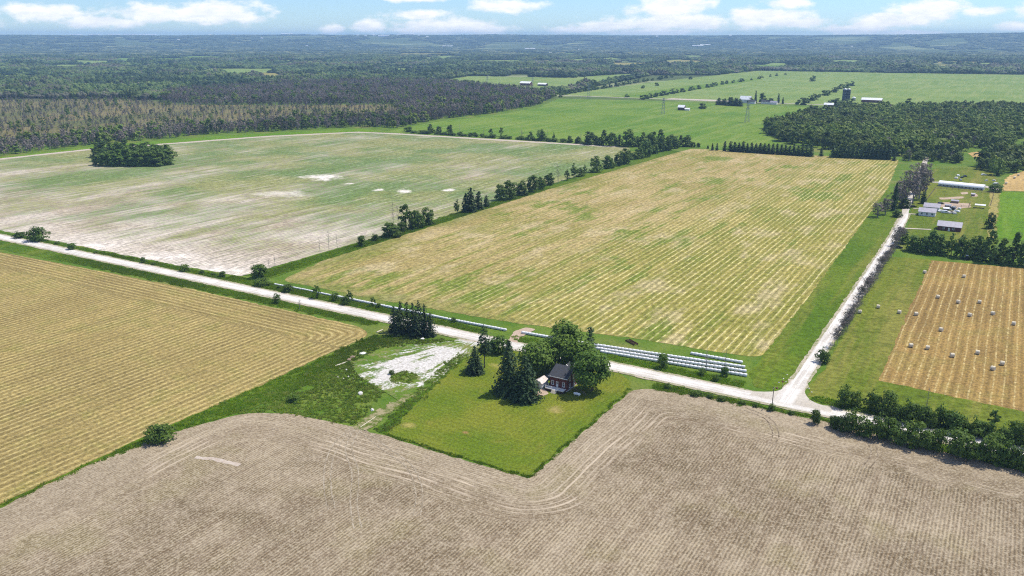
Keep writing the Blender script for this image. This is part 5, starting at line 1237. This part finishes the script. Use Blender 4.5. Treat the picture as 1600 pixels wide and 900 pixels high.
# ------------------------------------------------------------------ yard odds and ends
def rock(name, px, py, w, h, label, mat='concrete', seed=0, cat='stone', grp=None):
    s, t = PX(px, py); r = random.Random(seed + int(px)); bm = bmesh.new(); bmesh.ops.create_icosphere(bm, subdivisions=2, radius=1)
    for v in bm.verts:
        k = r.uniform(.75, 1.12); v.co = Vector((v.co.x * w * k, v.co.y * w * .8 * k, max(-.2 * h, v.co.z * h * k)))
    me = bpy.data.meshes.new(name); bm.to_mesh(me); bm.free(); me.materials.append(MATS[mat])
    o = bpy.data.objects.new(name, me); COL.objects.link(o); o.location = (s, t, h * .12); o.rotation_euler = (0, 0, r.uniform(0, 6)); return tag(o, label, cat, grp)
def yard():
    rock('stone_heap', 563, 615.5, 1.2, .7, 'pale heap of broken stone among the weeds by the yard', seed=3)
    rock('stone_heap', 582, 641, .8, .6, 'small grey boulder where the yard track reaches the tilled field', seed=4)
    rock('stone_heap', 567, 553, 1.7, .7, 'white rubble heap at the far corner of the stone yard', 'white_paint', 5)
    rock('stone_heap', 660, 529.5, 1.1, .4, 'flat white rubble in front of the spruce clump', 'white_paint', 6)
    for i, (px, py) in enumerate(((528, 590), (536, 592), (544, 589), (552, 592), (531, 577), (541, 578))): rock('rubble', px, py, .5, .35, 'small pale rubble lump in the weeds beside the yard', 'concrete', 20 + i, 'rubble', 'rubble in the weeds')
    for i, (px, py) in enumerate(((545, 563), (551, 559))): rock('brush_pile', px, py, 1.3, .8, 'dark brush pile beside the white rubble heap', 'old_wood', 30 + i, 'brush pile', 'brush piles')
    for (p, q, lab) in (((524, 573), (543, 566), 'pale log lying in the weeds near the rubble heap'), ((589, 520), (598, 516), 'short pale log lying beside the spruce clump'), ((563, 668), (588, 651), 'long thin pole lying beside the track to the tilled field')):
        a, b = PX(*p), PX(*q); d = Vector((b[0] - a[0], b[1] - a[1])); L = d.length; r = .28 if L < 8 else .12
        o = MB().lathe([(.02, 0), (r, .02), (r * 1.05, L * .3), (r * .8, L * .98), (.02, L)], 8, (0, 0, r * .95), 'x').obj('log', 'deck_wood', None, (a[0], a[1], 0), math.atan2(d.y, d.x)); tag(o, lab, 'log')
    # rusty harrow at the hay field's edge
    s, t = PX(987, 536); h = empty('rusty_harrow', (s, t, 0), -.55, 'rusty old harrow left at the edge of the hay field', 'farm implement')
    for y in (-.9, 0, .9): MB().box(-3, 3, y - .06, y + .06, .45, .58).obj('beam', 'rust', h)
    for x in (-2.8, -1, 1, 2.8): MB().box(x - .06, x + .06, -1.1, 1.1, .585, .70).obj('cross_bar', 'rust', h)
    for i in range(9):
        for y in (-.9, .9): MB().lathe([(.02, -.04), (.42, 0), (.02, .04)], 10, (-2.8 + .7 * i, y, .40), 'x').obj('disc', 'rust', h)
    MB().tube((3, 0, .5), (5, 0, .3), .08, .06, 5).obj('drawbar', 'rust', h)
    # utility pole and sign
    s, t = PX(1206, 638); u = empty('utility_pole', (s, t, 0), 0, 'wooden utility pole on the bank near the road junction', 'pole')
    MB().tube((0, 0, -.5), (0, 0, 8), .15, .11, 8).obj('shaft', 'pole_wood', u); MB().box(-.07, .07, -.8, .8, 7.2, 7.35).obj('cross_arm', 'pole_wood', u)
    for y in (-.7, 0, .7): MB().lathe([(.05, 0), (.06, .1), (.02, .16)], 6, (0, y, 7.35)).obj('insulator', 'white_paint', u)
    s, t = PX(1222, 606); g = empty('stop_sign', (s, t, 0), 0, 'small red road sign on a post at the junction corner', 'sign')
    MB().box(-.04, .04, -.03, .03, -.3, 2.4).obj('post', 'galvanised', g)
    MB().prism([(.38 * math.cos(TAU * (i + .5) / 8), 2.4 + .38 * math.sin(TAU * (i + .5) / 8)) for i in range(8)], .035, .06, 'y').obj('plate', 'car_red', g)
    s, t = PX(1214, 607.5); rock('stone', 1214, 607, .6, .5, 'dark stone on the grass at the junction corner', 'rust', 50)
    for i, (px, py) in enumerate(((1217, 598), (1224, 592), (1230, 586), (1228, 597), (1235, 590), (1260, 601), (1264, 607), (1268, 613))): rock('stone', px, py, .35, .25, 'pale fieldstone scattered beside the side road mouth', 'concrete', 60 + i, 'stone', 'fieldstones at the junction')
yard()

# ------------------------------------------------------------------ vehicles
def car(px, py, rz, mat, label, van=False):
    s, t = PX(px, py); c = empty('parked_car' if not van else 'parked_van', (s, t, 0), rz, label, 'car' if not van else 'van')
    pr = [(-2.2, .35), (2.2, .35), (2.25, .75), (1.2, .95), (.6, 1.5), (-1.4, 1.52), (-2.05, 1.0), (-2.25, .9)] if not van else [(-2.4, .4), (2.4, .4), (2.45, .9), (1.9, 1.2), (1.4, 2.0), (-2.4, 2.05)]
    MB().prism(pr, -.88, .88, 'y').obj('body', mat, c)
    for y in (-.895, .883): MB().prism([(-1.5, 1.0), (.85, 1.0), (.5, 1.4), (-1.3, 1.42)] if not van else [(.2, 1.25), (1.6, 1.25), (1.3, 1.8), (.2, 1.85)], y, y + .012, 'y').obj('side_window', 'window_glass', c)
    MB().addv([(1.16, -.75, 1.0), (1.16, .75, 1.0), (.66, .7, 1.46), (.66, -.7, 1.46)] if not van else [(1.92, -.75, 1.26), (1.92, .75, 1.26), (1.48, .7, 1.92), (1.48, -.7, 1.92)], [(0, 1, 2, 3)]).obj('windscreen', 'window_glass', c)
    for x in (-1.35, 1.4):
        for y in (-.8, .8):
            w = MB().lathe([(.05, -.1), (.30, -.1), (.33, -.06), (.33, .06), (.30, .1), (.05, .1)], 10, (x, y, .33), 'y').obj('wheel', 'black_rubber', c); MB().lathe([(.02, -.115), (.18, -.112)], 8, (x, y, .33), 'y').obj('rim', 'galvanised', w)
    for y in (-.6, .6): MB().box(2.2, 2.27, y - .15, y + .15, .62, .75).obj('headlight', 'white_paint', c)
def vehicles():
    car(1427, 324, .6, 'car_dark', 'dark car parked at the bend by the grey tree belt')
    car(1470, 331, 1.0, 'car_white', 'white car parked beside the grey roofed farmhouse')
    car(1476, 333, .2, 'car_white', 'white pickup-sized van behind the farmhouse', True)
    car(1488, 328, .1, 'car_dark', 'dark van parked by the animal pen', True)
    car(1470, 319, .4, 'car_dark', 'dark car parked on the bare ground behind the farmhouse')
    car(1404, 388, .3, 'car_dark', 'dark car on the grass above the pasture')
    car(1537, 274, .5, 'car_white', 'white car beyond the long white poultry shed')
    car(1556, 289, .9, 'car_white', 'white van near the end of the poultry shed', True)
    s, t = PX(1508, 405.5); c = empty('tractor', (s, t, 0), 2.9, 'green tractor with pale cab roof at the bale field edge', 'tractor')
    MB().box(-.2, 2.1, -.45, .45, .9, 1.6).obj('hood', 'tractor_green', c); cb = MB().box(-1.3, -.25, -.75, .75, 1.0, 2.5).obj('cab', 'window_glass', c)
    MB().box(-1.45, -.1, -.85, .85, 2.5, 2.68).obj('cab_roof', 'white_paint', c)
    for y in (-.95, .95):
        w = MB().lathe([(.1, -.25), (.8, -.25), (.9, -.15), (.9, .15), (.8, .25), (.1, .25)], 14, (-.9, y, .9), 'y').obj('rear_wheel', 'black_rubber', c); MB().lathe([(.02, -.27), (.45, -.262)], 10, (-.9, y, .9), 'y').obj('rim', 'galvanised', w)
        w = MB().lathe([(.1, -.15), (.48, -.15), (.55, -.08), (.55, .08), (.48, .15), (.1, .15)], 12, (1.6, y * .85, .55), 'y').obj('front_wheel', 'black_rubber', c)
    MB().tube((.9, 0, 1.6), (.9, 0, 2.4), .05, .05, 6).obj('exhaust', 'rust', c)
vehicles()

# ------------------------------------------------------------------ farms
def gable(name, s, t, L, D, eh, rh, rz, wall, roof, label, cat='house', group=None, wins=(), doors=(), ov=.5, axis='x'):
    o = empty(name, (s, t, 0), rz, label, cat, group); k = (rh - eh) / (D / 2)
    MB().prism([(-D / 2, -.3), (D / 2, -.3), (D / 2, eh), (0, rh - .08), (-D / 2, eh)], -L / 2, L / 2, 'x').obj('wall', wall, o)
    MB().prism([(-D / 2 - ov, eh - k * ov), (0, rh), (0, rh + .16), (-D / 2 - ov, eh - k * ov + .16)], -L / 2 - ov, L / 2 + ov, 'x').obj('roof_panel', roof, o)
    MB().prism([(D / 2 + ov, eh - k * ov), (D / 2 + ov, eh - k * ov + .16), (.001, rh + .16), (.001, rh)], -L / 2 - ov, L / 2 + ov, 'x').obj('roof_panel', roof, o)
    for x, z, w, h in wins: window(o, x, -D / 2, z, w, h, 'y')
    for x, w, h in doors: MB().box(x - w / 2, x + w / 2, -D / 2 - .06, -D / 2 + .02, 0, h).obj('door', 'white_paint', o)
    return o
def farms():
    # right-hand farm
    s, t = PX(1478, 361); b = gable('red_barn', s + 1.5, t + 5.5, 13.5, 9.5, 3.0, 5.4, 0.0, 'barn_red', 'grey_metal_roof', 'dark red barn with grey metal roof beside the tree belt', 'barn', None, ((-3, 1.2, .9, .9), (2.5, 1.2, .9, .9)), ((0, 1.1, 2.1),))
    MB().lathe([(.02, -.03), (1.3, 0)], 14, (-6.80, 0, 2.2), 'x').obj('round_window', 'white_paint', b)
    s, t = PX(1446, 338); gable('grey_farmhouse', s + .6, t + 5.2, 10.5, 9.0, 3.0, 5.0, 0.0, 'white_paint', 'grey_metal_roof', 'white walled farmhouse with grey roof, nearer the red barn', 'house', None, ((-3.2, 1.1, 1.1, 1.1), (0, 1.1, 1.1, 1.1), (3.4, 1.1, 1.1, 1.1)), ((1.7, 1.0, 2.0),))
    s, t = PX(1453, 330); gable('grey_garage', s + .6, t + 6.0, 10.0, 8.0, 2.8, 4.8, 0.0, 'white_paint', 'grey_metal_roof', 'grey roofed garage directly behind the white walled farmhouse', 'garage', None, (), ((-2, 2.6, 2.2), (2, 2.6, 2.2)))
    a, c = PX(1467, 291), PX(1537, 298); L = math.hypot(c[0] - a[0], c[1] - a[1])
    o = empty('poultry_shed', ((a[0] + c[0]) / 2, (a[1] + c[1]) / 2 + 4.5, 0), math.atan2(c[1] - a[1], c[0] - a[0]), 'long low white hoop-roofed poultry shed', 'shed')
    MB().box(-L / 2, L / 2, -4.2, 4.2, -.2, 1.9).obj('wall', 'galvanised', o)
    MB().prism([(4.5 * math.cos(g), 1.75 + 2.5 * math.sin(g)) for g in [math.pi * i / 12 for i in range(13)]], -L / 2 - .3, L / 2 + .3, 'x').obj('hoop_roof', 'white_metal', o)
    MB().box(L / 2, L / 2 + .08, -1.6, 1.6, 0, 2.6).obj('door', 'white_paint', o)
    for i in range(12): MB().lathe([(.02, -.05), (.55, 0)], 10, (-L / 2 + (i + .5) * L / 12, -4.26, 1.05), 'y').obj('fan', 'dark_wood', o)
    s, t = PX(1531, 325); o = empty('carport', (s, t, 0), 0, 'open white roofed carport on the farm grass', 'carport')
    MB().prism([(2.2 * math.cos(g), 2.2 + .6 * math.sin(g)) for g in [math.pi * i / 8 for i in range(9)]], -3.5, 3.5, 'x').obj('roof', 'white_metal', o)
    for x in (-3.2, 0, 3.2):
        for y in (-2, 2): MB().box(x - .06, x + .06, y - .06, y + .06, -.2, 2.25).obj('post', 'galvanised', o)
    for px, py, L, lab in ((1481, 324, 4, 'small grey pen shed by the bare animal ground'), (1492, 317, 5, 'low grey roofed animal shelter on bare ground'), (1520, 306.5, 2.5, 'tiny dark coop on a bare round patch'), (1478, 329, 3.5, 'white roofed hut among clutter behind the farmhouse')):
        s, t = PX(px, py); gable('animal_shed', s, t, L, L * .8, 1.7, 2.4, RNG.uniform(-.2, .2), 'old_wood', 'white_metal' if 'white' in lab else 'grey_metal_roof', lab, 'shed', ov=.25)
    for i, (px, py) in enumerate(((1482, 333), (1487, 332), (1491, 334), (1484, 328), (1495, 331), (1475, 327), (1499, 327), (1490, 325), (1503, 278), (1497, 275), (1508, 276), (1501, 282), (1494, 279), (1541, 283), (1553, 283))):
        s, t = PX(px, py); w = RNG.uniform(.8, 2.2)
        tag(MB().box(-w, w, -w * .6, w * .6, 0, .9).box(-w * .6, w * .7, -w * .4, w * .5, .9, 1.3).obj('stored_item', RNG.choice(['white_metal', 'car_dark', 'galvanised', 'concrete', 'old_wood']), None, (s, t, 0), RNG.uniform(0, 3)), 'box-like farm clutter left on the grass around the farm buildings', 'clutter', 'clutter around the farm')
    # pen fences
    def fence(pts, lab, mat='old_wood', h=1.5, sp=4.0):
        W = [PX(*q) for q in pts]; f = empty('pen_fence', (*W[0], 0), 0, lab, 'fence')
        for i in range(len(W) - 1):
            a = Vector((W[i][0] - W[0][0], W[i][1] - W[0][1])); b = Vector((W[i + 1][0] - W[0][0], W[i + 1][1] - W[0][1])); n = max(1, int((b - a).length / sp))
            for j in range(n + 1):
                q = a.lerp(b, j / n); 
                if j < n or i == len(W) - 2: MB().box(q.x - .1, q.x + .1, q.y - .1, q.y + .1, -.3, h).obj('post', mat, f)
            for z in (.4, .85, h - .15): MB().tube((a.x, a.y, z), (b.x, b.y, z), .07, .07, 3).obj('rail', mat, f)
    fence(((1444, 318), (1461, 295), (1488, 296), (1553, 303)), 'dark rail fence of the animal paddock')
    fence(((1553, 303), (1548, 321), (1543, 322)), 'short dark fence closing the paddock beside the dry track')
    fence(((1490, 323), (1514, 324), (1516, 317)), 'wooden pen fence beside the bare animal ground')
    # twin silos and the far barns
    for px, lab in ((1318.5, 'dark blue tower silo, one of the close pair by the far barn'), (1324.5, 'dark blue tower silo, one of the close pair by the far barn')):
        s, t = PX(px, 157); H = HGT(px, 157, 138); o = empty('silo', (s, t, 0), 0, lab, 'silo', 'twin silos'); R = 3.9
        MB().lathe([(R, -.5), (R, H * .86)], 18).obj('tower', 'silo_blue', o, smooth=True)
        MB().lathe([(R * 1.02, H * .86), (R * .95, H * .92), (R * .6, H * .985), (.05, H)], 18).obj('dome', 'galvanised', o, smooth=True)
        for k in range(5): MB().lathe([(R + .01, 0), (R + .15, .05), (R + .15, .3), (R + .01, .35)], 18, (0, 0, H * .14 * (k + 1))).obj('hoop', 'galvanised', o)
    def far(px, yb, L, D, eh, rh, wall, roof, lab, rz=0.0, name='far_farm_building', cat='farm building', grp=None):
        s, t = PX(px, yb); return gable(name, s, t, L, D, eh, rh, rz, wall, roof, lab, cat, grp)
    s, t = PX(1334, 156); o = empty('dome_bin', (s, t, 0), 0, 'small white domed grain bin beside the twin silos', 'bin'); MB().lathe([(3.4, 0), (3.4, 4)], 14).obj('wall', 'galvanised', o); MB().lathe([(3.6, 4), (2.2, 5.6), (.05, 6.2)], 14).obj('dome', 'white_metal', o)
    far(1362, 160, 36, 12, 5, 8.5, 'barn_red', 'white_metal', 'long far barn with pale roof beside the silos')
    far(1295, 167, 16, 9, 4, 7, 'barn_red', 'white_metal', 'small red walled building by the far road near the silos')
    far(1165, 160, 20, 12, 6, 12, 'white_paint', 'white_metal', 'large white barn of the far farmstead')
    far(1175, 162, 12, 9, 4, 7, 'white_paint', 'shingle_grey', 'white house in the far farmstead')
    far(1197, 162, 16, 9, 4, 7, 'white_paint', 'shingle_grey', 'dark roofed house behind trees in the far farmstead')
    far(1209, 163, 12, 9, 3.5, 6, 'white_paint', 'grey_metal_roof', 'grey roofed shed beside the pointed conifers of the far farmstead')
    far(1065, 172, 11, 9, 5, 8.5, 'dark_wood', 'white_metal', 'small dark house with white roof inside the green crop')
    far(1074, 172.5, 8, 5, 2.5, 4, 'white_paint', 'white_metal', 'low white shed beside the small dark house')
    far(822, 133.5, 30, 14, 6, 10, 'barn_red', 'white_metal', 'long far barn with white roof in the pale green field')
    far(848, 134, 24, 12, 4, 7, 'dark_wood', 'white_metal', 'low dark barn beside the long white roofed far barn')
    far(806, 148, 9, 7, 3, 5, 'white_paint', 'white_metal', 'small white building at the far road by the swamp wood')
    # specks of far houses
    fm = MB().prism([(-5, -1), (5, -1), (5, 4), (0, 8), (-5, 4)], -9, 9, 'x').mesh('far_house', 'white_paint')
    fb = MB().prism([(-14, -1), (14, -1), (14, 8), (0, 10), (-14, 8)], -40, 40, 'x').mesh('far_shed', 'white_metal')
    spots = [(690, 115, 0), (702, 116, 0), (715, 116, 0), (120, 70, 1), (150, 69.8, 1), (180, 69.5, 1), (205, 69, 1), (222, 68.8, 1), (236, 68.6, 1), (560, 72, 0), (572, 72.3, 0), (585, 71.8, 0), (600, 72.6, 1), (622, 72, 0), (640, 71.6, 1), (655, 72, 0), (668, 72.8, 0), (700, 77, 1), (712, 79, 0), (745, 70, 0), (770, 71, 1), (800, 70.5, 0), (828, 78.5, 1),
             (1022, 71, 0), (1026, 72.5, 0), (1090, 77, 1), (1101, 76.6, 1), (1078, 85, 0), (1140, 72, 0), (1398, 69, 0), (1404, 67.5, 0), (1424, 65.6, 1), (1441, 66.5, 0), (1468, 65, 0), (1484, 64, 1), (1497, 62, 1), (1515, 61.5, 0), (1528, 62, 0), (1538, 61.6, 0), (1020, 107.5, 0), (1030, 106.5, 0), (1190, 80, 0), (1210, 88, 0), (1255, 84, 0), (1285, 81, 0), (860, 84, 0), (905, 79, 0), (940, 86, 0), (330, 72, 0), (365, 70, 0), (410, 74, 0), (450, 71, 1), (480, 77, 0), (280, 75, 0), (1330, 78, 0), (1360, 86, 0), (1560, 70, 0), (1585, 73, 0)]
    for px, py, big in spots:
        s, t = PX(px, py); o = bpy.data.objects.new('far_shed' if big else 'far_house', fb if big else fm); COL.objects.link(o)
        z = float(hill(np.array(s), np.array(t)))
        o.location = (s, t, z); r = math.hypot(s, t); k = max(1.0, r / 6500.0); o.scale = (k, k, k * 1.35); o.rotation_euler = (0, 0, YAW * RNG.uniform(.4, 1.4))
        tag(o, 'long white industrial roof far off on the wooded plain' if big else 'tiny white house far off on the wooded plain', 'building', 'far white sheds on the plain' if big else 'far white houses on the plain')
    # lattice pylons
    for px, yb, yt, lab in ((1167, 191, 158, 'steel lattice pylon nearest the woodlot in the green crop'), (1036, 178, 152, 'steel lattice pylon beside the small dark house'), (919.5, 155, 130, 'steel lattice pylon by the far road'), (761.5, 137, 117, 'steel lattice pylon in the distant field by the grey wood'), (832, 141, 119, 'steel lattice pylon near the long white roofed far barn')):
        s, t = PX(px, yb); H = HGT(px, yb, yt); o = empty('power_pylon', (s, t, 0), .5, lab, 'pylon'); w0, w1 = H * .10, H * .022
        for a, b in ((-1, -1), (1, -1), (1, 1), (-1, 1)): MB().tube((a * w0, b * w0, -.3), (a * w1, b * w1, H * .96), .16, .12, 4).obj('leg', 'galvanised', o)
        br = MB(); n = 7
        for k in range(n):
            z0, z1 = H * .96 * k / n, H * .96 * (k + 1) / n; q0 = w0 + (w1 - w0) * k / n; q1 = w0 + (w1 - w0) * (k + 1) / n
            for (a, b), (c, d) in (((-1, -1), (1, -1)), ((1, -1), (1, 1)), ((1, 1), (-1, 1)), ((-1, 1), (-1, -1))):
                br.tube((a * q0, b * q0, z0), (c * q1, d * q1, z1), .09, .09, 3, caps=False).tube((c * q0, d * q0, z0), (a * q1, b * q1, z1), .09, .09, 3, caps=False)
        br.obj('bracing', 'galvanised', o)
        for z, L in ((.66, .13), (.80, .15), (.92, .11)): MB().prism([(-H * L, H * z), (H * L, H * z), (w1, H * (z + .035)), (-w1, H * (z + .035))], -.12, .12, 'y').obj('cross_arm', 'galvanised', o)
farms()

# ------------------------------------------------------------------ haze
def haze():
    m = bpy.data.materials.new('haze_air'); m.use_nodes = True; nt = m.node_tree
    for n in list(nt.nodes): nt.nodes.remove(n)
    v = nt.nodes.new('ShaderNodeVolumePrincipled'); o = nt.nodes.new('ShaderNodeOutputMaterial')
    v.inputs['Color'].default_value = (0.42, 0.69, 1.0, 1); v.inputs['Density'].default_value = 0.000080; v.inputs['Anisotropy'].default_value = 0.0
    nt.links.new(v.outputs[0], o.inputs['Volume'])
    b = MB().box(-15500, 15500, -15500, 15500, -2, 195).obj('haze', ()); b.data.materials.append(m); b['kind'] = 'stuff'
    b['label'] = 'thin blue summer haze over the whole plain'; b['category'] = 'haze'
haze()
SCN.cycles.use_denoising = False
SCN.cycles.filter_width = 1.15
SCN.cycles.max_bounces = 4
SCN.cycles.diffuse_bounces = 2
SCN.cycles.glossy_bounces = 2
SCN.cycles.transmission_bounces = 2
SCN.cycles.adaptive_threshold = 0.02
SCN.cycles.transparent_max_bounces = 8
print('TREES', NTREE[0])
